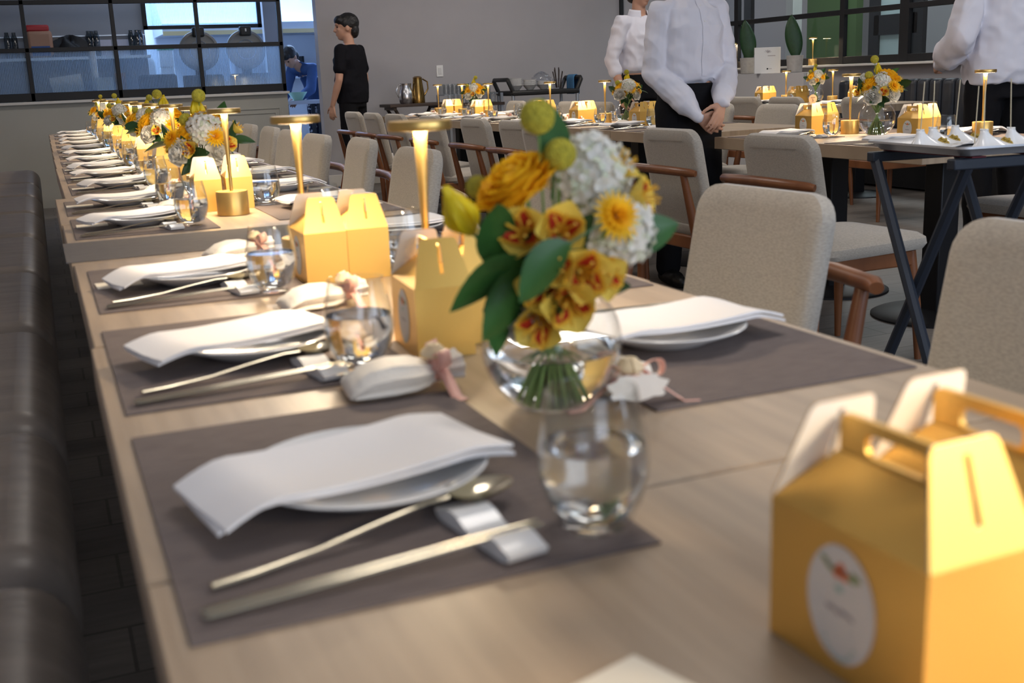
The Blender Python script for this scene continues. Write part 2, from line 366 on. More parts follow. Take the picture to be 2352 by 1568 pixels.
# beyond the window
struct('wall_corridor', MB().box((10.2, 8.5, 1.5), (.1, 16, 3)), CORRW)
struct('trim_5', MB().box((9.0, 15.7, 1.5), (.12, .9, 3)).box((8.95, 11.45, 1.5), (.14, .14, 3)), LEDGE)
struct('wall_corridor_green', MB().box((9.3, 11.1, 1.5), (.1, .95, 3)), GREENW)
dr = thing('door_1', 'x', 'x'); del dr['label'], dr['category']; dr['kind'] = 'structure'
b = MB()
for y in (9.98, 9.28): b.box((9.0, y, 1.5), (.06, .17, 3))
for z in (.12, T+.72, 2.2): b.box((9.0, 9.63, z), (.06, .7, .22))
b.build('door_frame', BLACK, dr)
for z, h_ in [(.8, 1.15), (1.8, .6), (2.6, .7)]: MB().box((9.0, 9.63, z), (.012, .56, h_)).build('door_pane', FROST, dr)
b = MB()
for y in (13.2, 12.5, 14.3): b.box((9.0, y, 1.5), (.06, .16, 3))
struct('trim_6', b, BLACK)
# low partition carrying the pots, in front of the sill
struct('wall_partition', MB().box((7.0, 9.75, (T+.245)/2), (.2, 2.46, T+.245)), mat('partition_paint', (.50, .49, .50), .8, spec=.2))
# inside the kitchen: pass wall with an opening, far wall
PY = 12.8
b = MB()
b.box((.12, PY, 1.5), (2.14, .12, 3)).box((1.86, PY, .5), (1.34, .12, 1.0)).box((1.86, PY, 2.75), (1.34, .12, .5)).box((2.62, PY, 1.5), (.21, .12, 3))
struct('wall_pass', b, PASSW)
struct('trim_7', MB().box((-.0, PY-.22, T+.69), (2.4, .3, .03)).box((.0, PY-.07, T+.93), (2.38, .02, .012)), STAINL)
struct('wall_kitchen_far', MB().box((2.2, 15.1, 1.5), (6.4, .1, 3)), KITW)
struct('wall_kitchen_side', MB().box((4.1, 13.05, 1.5), (.1, 4, 3)), KITW)
pw = thing('window_3', 'x', 'x'); del pw['label'], pw['category']; pw['kind'] = 'structure'
b = MB()
for x in (1.2, 2.46): b.box((x, PY-.09, T+1.26), (.045, .05, .56))
for z in (1.0, 1.53): b.box((1.83, PY-.09, T+z), (1.3, .05, .04))
b.build('window_frame', BLACK, pw)
MB().box((1.83, PY-.09, T+1.265), (1.23, .008, .5)).build('ribbed_pane', RIB, pw)

# ------------------------------------------------------------------ tables
def table(x0, x1, y0, y1, label, group, ped=True):
    t = thing('dining_table', label, 'table', ((x0+x1)/2, (y0+y1)/2, 0), 0, group)
    MB().box((0, 0, T-.028), (x1-x0, y1-y0, .056)).build('tabletop', WOOD, t, bevel=.0025)
    if ped:
        MB().box((0, 0, .34), (.10, .10, .64)).build('column', DKMETAL, t, bevel=.006)
        MB().lathe([(.27, 0), (.27, .008), (.25, .018), (.06, .03)], 40).build('base_disc', DKMETAL, t)
        MB().box((0, 0, T-.066), (.42, .3, .018)).build('top_plate', DKMETAL, t)
    return t
XL, XR = -.018, .826
ROW1 = [(-.69, .102, 0), (.106, .892, .0), (.896, 1.69, .004), (2.03-.338, 2.43, .0), (2.434, 3.222, -.004), (3.226, 4.02, .026), (4.024, 4.82, .026), (4.824, 5.62, .03), (5.624, 6.42, .034), (6.424, 7.22, .04), (7.224, 8.02, .044), (8.024, 8.82, .05), (8.824, 9.62, .055)]
for i, (a, b_, dx) in enumerate(ROW1):
    table(XL+dx, XR+dx, a, b_, f'oak dining table with black pedestal, {nth(i)} unit of the long row beside the leather bench', 'tables of the bench row')
ROW2 = [(2.62, 3.30, 'the unit beside the tray stand'), (3.304, 4.02, 'the unit just in front of the waitress'), (4.40, 5.1, 'the unit behind the waitress'), (5.104, 5.9, 'second unit behind the waitress'), (5.904, 6.7, 'third unit behind the waitress'), (6.704, 7.5, 'fourth unit behind the waitress'), (7.504, 8.3, 'fifth unit behind the waitress'), (8.304, 9.1, 'sixth unit behind the waitress'), (9.104, 9.7, 'farthest unit, near the jugs')]
for a, b_, s_ in ROW2:
    table(2.97, 3.83, a, b_, f'oak table of the right hand row, {s_}', 'tables of the right hand row')
for a, b_, s_ in [(6.3, 7.2, 'nearer the camera'), (7.204, 8.1, 'nearer the potted leaves')]:
    table(5.7, 6.5, a, b_, f'oak table before the navy banquette, the unit {s_}', 'tables before the navy banquette')
o = MB().box((.404, 1.872, T+.0012), (.86, .31, .002)).build('table_runner', RUNNER)
tag(o, 'dark grey woven runner lying across the bare stretch of the long table', 'table runner')

# ------------------------------------------------------------------ bench
bn = thing('leather_bench', 'long dark brown leather bench along the left side of the long table', 'bench', (-.33, 3.6, 0))
MB().box((-.02, 0, .18), (.50, 9.2, .36)).build('bench_base', DKWOOD, bn, bevel=.01)
MB().box((.0, 0, .05), (.3, 9.0, .1)).build('plinth', BLKPL, bn)
ys = [-4.6, -3.55, -2.92, -2.30, -1.45, -.5, .45, 1.4, 2.35, 3.3, 4.6]
for a, b_ in zip(ys[:-1], ys[1:]):
    L = b_-a-.006
    MB().box((-.01, (a+b_)/2, .45), (.54, L, .19)).build('seat_cushion', LEATHER, bn, bevel=.075, seg=6)

# ------------------------------------------------------------------ place settings (local frame: diner at -x, mat centre is the origin, z=0 is the table top)
def polyline(pts, n): return pts
ms_mat = MB().box((0, 0, .001), (.326, .45, .002)).mesh('placemat', MAT_)
def lathe_mesh(name, prof, n, m): return MB().lathe(prof, n, cap=(True, True)).mesh(name, m)
ms_plate = lathe_mesh('plate', [(.052, 0), (.056, .001), (.062, .005), (.098, .019), (.101, .0215), (.0995, .0225), (.090, .0185), (.060, .0085), (.02, .0075), (.0005, .0075)], 48, PORC)
def napkin_mesh(seed):
    rnd = random.Random(seed); mb = MB(); Lx, Ly = .25, .116
    drop0 = rnd.uniform(.008, .016); drop1 = rnd.uniform(-.002, .008)
    for layer, (rot, dz, sc) in enumerate([(math.radians(rnd.uniform(-5, -2)), 0, 1.0), (0, .0042, 1.0)]):
        def z(x, y):
            rx = x + .016                                   # the plate's centre lies at x = .012
            e = .0245
            l = max(0, -x-.085)/.04; r = max(0, x-.088)/.037
            sag = -.007*max(0, 1-(x/.08)**2)*max(0, 1-(y/.08)**2)
            return e + sag - drop0*l**1.4 - drop1*r**1.3 + .0015*math.sin(30*x+seed)*math.cos(22*y) + dz + .002*abs(y)/.06
        c, s_ = math.cos(rot), math.sin(rot)
        for top in (1, 0):
            def fn(u, v, top=top):
                x = (u-.5)*Lx; y = (v-.5)*Ly
                zz = z(x, y) + (.0030 if top else 0)
                return (x*c-y*s_, x*s_+y*c, zz)
            mb.grid(fn, 22, 10)
            if not top:
                k = len(mb.f)-220
                for q in range(k, len(mb.f)): mb.f[q] = mb.f[q][::-1]
        n0 = len(mb.v)-2*23*11
        top0, bot0 = n0, n0+23*11
        ring = [i for i in range(23)] + [22+23*j for j in range(1, 11)] + [10*23+i for i in range(21, -1, -1)] + [23*j for j in range(9, 0, -1)]
        for a, b_ in zip(ring, ring[1:]+ring[:1]):
            mb.f.append([bot0+a, bot0+b_, top0+b_, top0+a]); mb.m.append(0); mb.s.append(False)
    return mb.mesh('napkin', NAPK)
ms_napk = [napkin_mesh(i) for i in range(5)]
def spoon_mesh():
    mb = MB()
    pts = [(0, 0, .0035), (.03, 0, .0035), (.08, .0005, .006), (.13, 0, .0125), (.17, 0, .0165), (.19, 0, .0160)]
    mb.tube(pts, [.0042, .0046, .0034, .003, .0026, .003], 8, flat=.5)
    def bowl(u, v):
        a = 2*PI*u; rr = v; sx = .029*(1+.12*math.cos(a)); x = .217+sx*rr*math.cos(a); y = .0205*rr*math.sin(a)*(1-.14*math.cos(a))
        return (x, y, .0078+.0085*rr**2+.0)
    mb.grid(bowl, 24, 6)
    def bowl2(u, v):
        p = bowl(u, v); return (p[0], p[1], p[2]+.0011)
    mb.grid(bowl2, 24, 6)
    return mb.mesh('spoon', STEEL)
ms_spoon = spoon_mesh()
def stick_mesh():
    return MB().tube([(0, 0, .0032), (.004, 0, .0034), (.09, 0, .0058), (.20, 0, .0104), (.242, 0, .0118)], [.0015, .0038, .0034, .0024, .0018], 8, flat=.55).mesh('chopstick', STEEL)
ms_stick = stick_mesh()
def rest_mesh():
    prof = []
    n = 40
    for i in range(n+1):
        y = -.056+.112*i/n
        prof.append((y, .0085+.0040*math.cos((y+.002)*2*PI/.060)*-1+.002*(abs(y)/.056)**4))
    low = [(y, .0) for y in (.045, -.045)]
    poly = prof + [(.053, .002)] + low + [(-.053, .002)]
    return MB().prism(poly, -.016, .016, M=Matrix(((0, 0, 1, 0), (1, 0, 0, 0), (0, 1, 0, 0), (0, 0, 0, 1)))).mesh('cutlery_rest', PORC)
ms_rest = rest_mesh()
ms_card = MB().box((0, 0, .0006), (.075, .06, .0012)).mesh('menu_card', CARD)
def make_glass():
    t = thing('water_glass', 'x', 'glass')
    prof = [(.0215, .0), (.0235, .0015), (.029, .009), (.0355, .022), (.0402, .040), (.0412, .051), (.0398, .069), (.0362, .088), (.0330, .105), (.0324, .107), (.0318, .1065)]
    inner = [(.0314, .105), (.0347, .088), (.0383, .069), (.0396, .051), (.0387, .040), (.0340, .023), (.027, .0120), (.018, .0075), (.0004, .0065)]
    MB().lathe(prof+inner, 40, cap=(True, True)).build('bowl', GLASS, t)
    MB().lathe([(.0004, .0072), (.0175, .0082), (.0262, .0126), (.0332, .0238), (.0379, .0404), (.0388, .051), (.0382, .062), (.0378, .0645), (.03, .0642), (.0004, .0642)], 40).build('water', WATER, t)
    return t
glass = Kind(make_glass)
def pouch_meshes():
    mb = MB()
    secs = [(-.066, .036, .003, .007), (-.060, .041, .008, .010), (-.042, .041, .015, .0155), (-.018, .039, .017, .0175), (.006, .033, .016, .017), (.022, .022, .013, .016), (.032, .010, .009, .016), (.037, .009, .008, .017), (.046, .021, .011, .021), (.060, .030, .013, .024)]
    n = 24; V = []; F = []
    for k, (x, ry, rz, zc) in enumerate(secs):
        for i in range(n):
            a = 2*PI*i/n; ruff = 1+(.12*math.sin(7*a) if k >= 6 else (.03+.02*k)*math.sin(7*a)+.05*math.sin(3*a+k))
            ca, sa = math.cos(a), math.sin(a)
            V.append((x, ry*math.copysign(abs(ca)**.75, ca)*ruff, max(.0006, zc+rz*math.copysign(abs(sa)**.8, sa)*ruff)))
    for k in range(len(secs)-1):
        for i in range(n): F.append((k*n+i, k*n+(i+1) % n, (k+1)*n+(i+1) % n, (k+1)*n+i))
    F.append(tuple(range(n-1, -1, -1))); F.append(tuple((len(secs)-1)*n+i for i in range(n)))
    body = mb.add(V, F).mesh('pouch', POUCH)
    rb = MB()
    def strip(pts, wd, nrm):
        pts = [Vector(p) for p in pts]; V = []; F = []
        for i, p in enumerate(pts):
            V += [p-Vector(nrm)*wd/2, p+Vector(nrm)*wd/2]
        for i in range(len(pts)-1): F.append((2*i, 2*i+1, 2*i+3, 2*i+2))
        rb.add(V, F)
    ring = [(.033, .0125*math.cos(2*PI*i/14), .018+.0115*math.sin(2*PI*i/14)) for i in range(15)]
    strip(ring, .014, (1, 0, 0))
    for s_ in (-1, 1):
        lp = [(.033+.004*math.sin(PI*i/12), s_*(.030*math.sin(PI*i/12)+.004), .030+.020*math.sin(2*PI*i/12)*.6+.012*i/12) for i in range(13)]
        strip(lp, .015, (.9, .1*s_, .3))
        tl = [(.034+.012*k/8, s_*(.008+.062*k/8), max(.0012, .028-.028*(k/6)**1.5)) for k in range(9)]
        strip(tl, .013, (.95, -.25*s_, .1))
    ribbon = rb.mesh('ribbon', PINK)
    rs = MB()
    for k in range(3):
        R = .011-.003*k
        rs.tube([(.033+R*math.cos(a*PI/6), R*math.sin(a*PI/6), .038+.003*k) for a in range(13)], .0045, 6)
    return body, ribbon, rs.mesh('rosette', ROSETTE)
pm = pouch_meshes()
def child(name, mesh, parent, mod=None):
    o = bpy.data.objects.new(name, mesh); COL.objects.link(o); o.parent = parent; return o
def make_favor():
    t = thing('favor_pouch', 'x', 'favor')
    child('pouch', pm[0], t); o = child('ribbon', pm[1], t); q = o.modifiers.new('s', 'SOLIDIFY'); q.thickness = .0006; child('rosette', pm[2], t)
    return t
favor = Kind(make_favor)

def top(name, mesh, loc, rz, label, cat, group):
    o = bpy.data.objects.new(name, mesh); COL.objects.link(o); o.location = loc; o.rotation_euler = (0, 0, rz); return tag(o, label, cat, group)
def setting(cx, cyy, rz, where, grp, k=0, card=True, fav=True, gl=True, small=False, jit=1.0, goff=None, foff=None):
    """one place: where = text that singles the place out"""
    rnd = random.Random(k*17+int(cx*100))
    R = Matrix.Rotation(rz, 3, 'Z'); c = Vector((cx, cyy, T))
    def P(x, y, z=0): return c + R @ Vector((x, y, z))
    j = lambda a: rnd.uniform(-a, a)*jit
    top('placemat', ms_mat, P(0, 0, .0002), rz, f'woven placemat {where}', 'placemat', 'placemats '+grp)
    px, pyy = .005+j(.006), -.018+j(.008)
    top('plate', ms_plate, P(px, pyy, .0024), rz, f'white plate under a napkin {where}', 'plate', 'plates '+grp)
    top('napkin', ms_napk[k % 5], P(px-.016, pyy-.002, .0026), rz+math.radians(12+8*rnd.uniform(-1, 1)*jit), f'white napkin over the plate {where}', 'napkin', 'napkins '+grp)
    if card: top('menu_card', ms_card, P(-.115+j(.008), .03+j(.01), .0026), rz+j(.05), f'ivory card beside the napkin {where}', 'card', 'cards '+grp)
    a = math.radians(14)+j(.03)
    top('spoon', ms_spoon, P(-.141, -.157, .0026), rz+a, f'metal spoon {where}', 'spoon', 'spoons '+grp)
    a2 = math.radians(4)+j(.02)
    ca, sa = math.cos(a2), math.sin(a2)
    top('chopstick', ms_stick, P(-.152, -.200, .0026), rz+a2, f'outer metal chopstick {where}', 'chopstick', 'chopsticks '+grp)
    top('chopstick', ms_stick, P(-.152-sa*.0085, -.200+ca*.0085, .0026), rz+a2, f'inner metal chopstick {where}', 'chopstick', 'chopsticks '+grp)
    top('cutlery_rest', ms_rest, P(.058, -.158, .0024), rz+math.radians(8), f'porcelain cutlery rest {where}', 'cutlery rest', 'cutlery rests '+grp)
    if gl: glass(P(*(goff or (.118+j(.008), -.165+j(.012))), .0026), j(2), f'stemless water glass {where}', 'water glasses '+grp)
    if fav: favor(P(*(foff or (.140+j(.02), .238+j(.02))), .0008), rz+j(.5)-.1, f'favor pouch with pink ribbon {where}', 'favor pouches '+grp)
L1 = [.225, .762, 1.352, 2.31, 2.86, 3.52, 4.07, 4.58, 5.12, 5.75, 6.4, 7.05, 7.7, 8.4, 9.1]
def row_dx(y):
    for a, b_, dx in ROW1:
        if a <= y <= b_: return dx
    return 0
for i, y in enumerate(L1):
    setting(.163+row_dx(y)+.004*i/3, y, 0, f'at the {nth(i)} bench side place', 'along the bench side', i, card=i >= 2, jit=0 if i == 0 else 1, goff=[(.133, -.180), (.105, -.169), (.106, -.200), (.11, -.137)][i] if i < 4 else None, foff=(.125, .255) if i == 0 else None)
R1 = [.50, 1.08, 1.66, 2.36, 2.92, 3.5, 4.1, 4.7, 5.3]
for i, y in enumerate(R1):
    setting(.645+row_dx(y), y, PI, f'at the {nth(i)} chair side place of the long table', 'along the chair side', i+3, card=i >= 2, fav=i not in (0, 3))
favor((.478, .345, T+.0008), -1.75, 'favor pouch with brownish pink ribbon behind the nearest water glass', 'favor pouches along the chair side')
top('menu_card', ms_card, (.205, -.170, T+.0008), .3, 'white card corner at the bottom edge of the picture beside the gold box', 'card', 'cards along the bench side')

# ------------------------------------------------------------------ gold gable boxes
def make_box():
    t = thing('gable_box', 'x', 'box'); W_, L_, H_ = .036, .061, .086
    b = MB(); V = [(-W_, -L_, .0), (W_, -L_, 0), (W_, L_, 0), (-W_, L_, 0), (-W_, -L_, H_), (W_, -L_, H_), (W_, L_, H_), (-W_, L_, H_)]
    b.add(V, [(3, 2, 1, 0), (3, 0, 4, 7), (1, 2, 6, 5), (0, 1, 5, 4), (2, 3, 7, 6)], 0, False)
    b.build('carton', [BOXG, BOXW], t)
    hz, hy = .113, .044
    b = MB()
    for s_ in (-1, 1):
        b.add([(s_*W_, -L_+.001, H_), (s_*W_, L_-.001, H_), (s_*.003, hy, hz), (s_*.003, -hy, hz)], [(0, 1, 2, 3) if s_ > 0 else (3, 2, 1, 0)], 0, False)
        b.add([(0, s_*(L_-.006), H_+.004), (-W_, s_*(L_-.001), H_), (-.003, s_*hy, hz), (.003, s_*hy, hz), (W_, s_*(L_-.001), H_)], [(0, 1, 2), (0, 2, 3), (0, 3, 4)], 0, False)
    b.build('roof_panel', [BOXG, BOXW], t)
    # handle with a rounded hand hole
    b = MB(); out = rrect(.088, .026, .006, 4); inn = rrect(.046, .013, .005, 4)
    n = len(out); V = []; F = []
    for x in (-.002, .002):
        V += [(x, p[0], hz+.0095+p[1]) for p in out] + [(x, p[0], hz+.0085+p[1]) for p in inn]
    for i in range(n):
        k = (i+1) % n
        F += [(i, k, n+k, n+i), (2*n+i, 3*n+i, 3*n+k, 2*n+k), (i, 2*n+i, 2*n+k, k), (n+i, n+k, 3*n+k, 3*n+i)]
    b.add(V, F, 0, False); b.build('handle', BOXG, t, fix=True)
    for s_ in (-1, 1):                                      # end flaps: gold outside, white inside, slit for the handle
        b = MB()
        ol = [(-W_, 0), (-.0022, 0), (-.0022, .060), (-.0185, .060), (-.0215, .0585), (-.0235, .055)]
        ol_r = [(-x, y) for x, y in reversed(ol)]
        def P(u, v, off):
            d = v/.060*.0175; return (u, s_*(L_+.0005-d+off), H_+v*.955)
        for off, mi in ((.0, 0), (-.0012, 1)):
            for poly in (ol, ol_r, [(-.0022, 0), (.0022, 0), (.0022, .016), (-.0022, .016)], [(-.0022, .053), (.0022, .053), (.0022, .060), (-.0022, .060)]):
                V = [P(u, v, off) for u, v in poly]; f = list(range(len(V)))
                b.add(V, [f if (s_ < 0) == (mi == 0) else f[::-1]], mi, False)
        b.build('end_flap', [BOXG, BOXW], t)
    st = MB()
    n = 40; st.add([(-W_-.0006, .027*math.cos(2*PI*i/n), .0435+.034*math.sin(2*PI*i/n)) for i in range(n)], [tuple(range(n-1, -1, -1))], 0, False)
    so = st.build('sticker', STICK, t)
    def blob(c, ry, rz, a, m_, nm):
        mb = MB(); q = 14; ca, sa = math.cos(a), math.sin(a)
        for (y, z) in c:
            mb.add([(-W_-.0009, y+ry*math.cos(2*PI*i/q)*ca-rz*math.sin(2*PI*i/q)*sa, z+ry*math.cos(2*PI*i/q)*sa+rz*math.sin(2*PI*i/q)*ca) for i in range(q)], [tuple(range(q-1, -1, -1))], 0, False)
        mb.build(nm, m_, so)
    blob([(0, .0645), (.003, .0615), (-.003, .0615)], .0032, .0035, 0, PRT['coral'], 'printed_flower')
    blob([(.008, .0625), (.0125, .0655), (-.008, .0615), (-.012, .0635)], .0045, .0018, .35, PRT['green'], 'printed_leaves')
    blob([(.001, .0525)], .0035, .0022, 0, PRT['teal'], 'printed_mark')
    blob([(.009-.0036*i, .0395+.0008*math.sin(2.3*i)) for i in range(6)], .0024, .0011, .5, PRT['grey'], 'printed_script')
    blob([(.014*math.cos(PI*(1.2+.6*i/8)), .0335+.022*math.sin(PI*(1.2+.6*i/8))) for i in range(9)], .0016, .0009, 0, PRT['teal'], 'printed_arc')
    return t
gbox = Kind(make_box)
G1 = 'gold gable boxes on the long table'
gbox((.357, -.199, T+.0004), .03, 'large gold gable box with round sticker in the bottom right corner', G1)
gbox((.437, -.186, T+.0004), .02, 'gold gable box right behind the box in the bottom right corner', G1)
gbox((.380, .655, T+.0004), -.06, 'gold gable box with sticker half hidden behind the nearest bouquet', G1)
gbox((.455, .70, T+.0004), -.06, 'gold gable box behind the nearest bouquet, on the chair side', G1)
gbox((.374, 1.243, T+.0004), .0, 'pale lit gold gable box by the second lamp, bench side of the pair', G1)
gbox((.452, 1.250, T+.0004), -.05, 'pale lit gold gable box by the second lamp, chair side of the pair', G1)
for i, y in enumerate([2.53, 3.62, 4.45, 5.35, 6.1, 7.0, 7.9, 8.8]):
    for q, s_ in enumerate(('bench', 'chair')):
        gbox((.362+.088*q+.012*i/4, y+.02*q, T+.0004), random.uniform(-.06, .06), f'bright gold gable box, {s_} side of the {nth(i+3)} pair along the long table', G1)

# ------------------------------------------------------------------ table lamps
def make_lamp():
    t = thing('table_lamp', 'x', 'lamp')
    MB().lathe([(.0405, 0), (.0415, .001), (.0415, .061), (.0405, .0625), (.006, .0625)], 40, cap=(True, True)).build('base', GOLDBASE, t)
    MB().lathe([(.0043, .0625), (.0045, .10), (.0056, .16), (.0078, .23), (.009, .262)], 20).build('stem', GOLD, t)
    h_ = MB().lathe([(.0425, .2625), (.0430, .2635), (.0430, .2735), (.0422, .275), (.0005, .275)], 40, cap=(False, True)).build('head', GOLD, t)
    MB().lathe([(.009, .2622), (.037, .2622)], 40, cap=(False, False)).build('diffuser', LED, t)
    d = bpy.data.lights.new('lamp_light', 'AREA'); d.shape = 'DISK'; d.size = .078; d.energy = LAMP_W; d.color = (1.0, .79, .53)
    o = bpy.data.objects.new('lamp_light', d); COL.objects.link(o); o.parent = t; o.location = (0, 0, .2605)
    return t
LAMP_W = 2.0
lamp = Kind(make_lamp)
GL = 'gold table lamps on the long table'
LY = [(.425, .80), (.372, 1.335), (.405, 2.36), (.41, 3.02), (.42, 3.72), (.41, 4.3), (.41, 4.95), (.42, 5.65), (.415, 6.7), (.40, 7.35), (.385, 8.08), (.45, 9.06)]
for i, (x, y) in enumerate(LY):
    lamp((x, y, T), 0, f'gold mushroom table lamp, {nth(i)} along the long table', GL)
lamp((.485, -.405, T), 0, 'gold mushroom table lamp beyond the right edge, beside the large gold box', GL)

# ------------------------------------------------------------------ flowers (each bloom grows along +z from the origin)
def petal(mb, L, W_, tilt, az, r0=.0, cup=.3, z0=0, mat_=0, curl=0.0, nu=4, nv=6, blunt=.5, wav=0, sd=0):
    """one petal leaning outwards by tilt (0 = upright) at azimuth az"""
    M = Matrix.Rotation(az, 4, 'Z')
    def fn(u, v):
        x = (u-.5)*2; wd = W_*(math.sin(PI*min(1, (v*.93+.05))**blunt))**.75
        a = tilt + curl*v
        rr = r0 + L*v*math.sin(tilt+curl*v*.5); z = z0 + L*v*math.cos(tilt+curl*v*.5)
        cz = cup*wd*x*x
        wv = wav*math.sin(9*x+7*v+sd)*v
        return (rr - cz*math.cos(a) + wv, x*wd, z + cz*math.sin(a) + wv)
    mb.grid(fn, nu, nv, mat_, M)
def rose_mesh(name, m_, R=.036, seed=1, layers=6):
    rnd = random.Random(seed); mb = MB()
    for k in range(layers):
        f = k/(layers-1); n = 3+k
        for i in range(n):
            petal(mb, R*(.72+.36*f), R*(.46+.34*f), .10+1.05*f+rnd.uniform(-.1, .1), 2*PI*i/n+k*.7+rnd.uniform(-.15, .15), .002+.006*f, .55, .012*(1-f)+.002, curl=-.45+.45*f, blunt=.9, wav=R*.03, sd=rnd.uniform(0, 6), nu=4, nv=5)
    mb.ell((0, 0, R*.45), (R*.22, R*.22, R*.4), 8, 6)
    return mb.mesh(name, m_)
def tulip_mesh():
    mb = MB()
    for k in range(2):
        for i in range(3): petal(mb, .052, .0165-.0015*k, .46, 2*PI*i/3+k*PI/3, .003+.001*k, 1.0, 0, curl=-.95, blunt=.7, nu=6, nv=8)
    mb.ell((0, 0, .022), (.0135, .0135, .024), 10, 8)
    return mb.mesh('bloom', TUL)
def hydrangea_mesh(seed, R=.040):
    rnd = random.Random(seed); mb = MB(); n = 95
    for i in range(n):
        z = 1-1.35*(i+.5)/n; a = 2.39996*i; r = math.sqrt(max(0, 1-z*z)); d = Vector((r*math.cos(a), r*math.sin(a), z))
        M = Matrix.Translation(d*R*rnd.uniform(.86, 1.05)+Vector((0, 0, R*.75))) @ d.to_track_quat('Z', 'Y').to_matrix().to_4x4() @ Matrix.Rotation(rnd.uniform(0, 6), 4, 'Z')
        for q in range(4):
            s_ = .0085*rnd.uniform(.85, 1.15)
            def fn(u, v, q=q, s_=s_):
                x = (u-.5)*2; wd = s_*.62*math.sin(PI*min(1, v*.9+.08))**.6; c, s2 = math.cos(q*PI/2), math.sin(q*PI/2); p = (v*s_, x*wd)
                return (p[0]*c-p[1]*s2, p[0]*s2+p[1]*c, .0035*v*v-.001*x*x)
            mb.grid(fn, 2, 3, 0 if rnd.random() < .75 else 1, M)
    mb.ell((0, 0, R*.7), (R*.8, R*.8, R*.75), 12, 8, 1)
    return mb.mesh('bloom', [WH2, WH])
def alstro_mesh(seed):
    rnd = random.Random(seed); mb = MB()
    for i in range(3):
        petal(mb, .031, .0165, .55, 2*PI*i/3, .002, .55, 0, 0, curl=.30, blunt=1.25, nu=6, nv=7)
    for i in range(3):
        a = 2*PI*i/3+PI/3
        petal(mb, .029, .0095, .42, a, .002, .5, .001, 1, curl=.35, blunt=.9, nu=4, nv=6)
        petal(mb, .015, .0068, .50, a, .006, .35, .0115, 2, curl=.2, nu=3, nv=3)
    for i in range(5):
        a = 2*PI*i/5; mb.tube([(0, 0, 0), (.004*math.cos(a), .004*math.sin(a), .02), (.009*math.cos(a), .009*math.sin(a), .034)], [.0008, .0007, .0012], 5, mat=1)
    return mb.mesh('bloom', [Y2, ALS, RED])
def craspedia_mesh():
    mb = MB(); n = 240; R = .0142
    mb.ell((0, 0, R), (R, R, R), 16, 12)
    for i in range(n):
        z = 1-2*(i+.5)/n; a = 2.39996*i; r = math.sqrt(1-z*z); d = Vector((r*math.cos(a), r*math.sin(a), z)); c = d*R*1.0+Vector((0, 0, R))
        mb.ell(c, (.0013, .0013, .0013), 5, 4)
    return mb.mesh('bloom', CRAS)
def leaf_mesh(n_leaves, L, W_, seed, m_):
    rnd = random.Random(seed); mb = MB()
    for k in range(n_leaves):
        az = 2*PI*k/max(1, n_leaves)+rnd.uniform(-.5, .5); tl = rnd.uniform(.45, .9) if n_leaves > 1 else .25
        M = Matrix.Translation((0, 0, -.012*k*(n_leaves > 1))) @ Matrix.Rotation(az, 4, 'Z')
        l_ = L*rnd.uniform(.85, 1.1)
        def fn(u, v, tl=tl, l_=l_):
            x = (u-.5)*2; wd = W_*math.sin(PI*v**.8)**.85 if v < 1 else 0
            a = tl+.5*v; return (l_*v*math.sin(tl+.25*v)+abs(x)*wd*.22*-math.cos(a), x*wd, l_*v*math.cos(tl+.25*v)+abs(x)*wd*.22*math.sin(a))
        mb.grid(fn, 4, 9, 0, M)
    mb.tube([(0, 0, -.03), (0, 0, .004)], .0012, 6)
    return mb.mesh('leaf', m_)
MS = {'rose': rose_mesh('bloom', Y1, .040, 3, 7), 'rosew': rose_mesh('bloom', WH2, .030, 5, 6), 'tulip': tulip_mesh(), 'hyd': hydrangea_mesh(1), 'hyd2': hydrangea_mesh(2, .032), 'als': alstro_mesh(1),
      'mum': None, 'cras': craspedia_mesh(), 'leaf1': leaf_mesh(1, .075, .019, 1, LEAF), 'leaf3': leaf_mesh(3, .058, .014, 4, LEAFD), 'leaf5': leaf_mesh(5, .06, .013, 8, LEAFD)}
def mum_mesh():
    mb = MB()
    for k in range(4):
        n = 9+4*k
        for i in range(n): petal(mb, .012+.0055*k, .0028+.0005*k, .25+.42*k, 2*PI*i/n+k*.4, .002, .3, .006-.0012*k, nu=2, nv=4)
    return mb.mesh('bloom', Y1)
MS['mum'] = mum_mesh()
KN = {'rose': ('rose', 'golden yellow rose'), 'rosew': ('lisianthus', 'ivory lisianthus'), 'tulip': ('tulip', 'closed yellow tulip'), 'hyd': ('hydrangea', 'white hydrangea head'), 'hyd2': ('hydrangea', 'small greenish white hydrangea head'),
      'als': ('alstroemeria', 'red spotted yellow alstroemeria'), 'mum': ('chrysanthemum', 'golden chrysanthemum'), 'cras': ('craspedia', 'round yellow billy button'), 'leaf1': ('leaf_sprig', 'broad green leaf'), 'leaf3': ('leaf_sprig', 'dark three leaved sprig'), 'leaf5': ('leaf_sprig', 'dark leafy sprig')}
AX = Vector((.925, -.380, 0)); BX = Vector((-.380, -.925, 0))                # across and towards the dining room's front
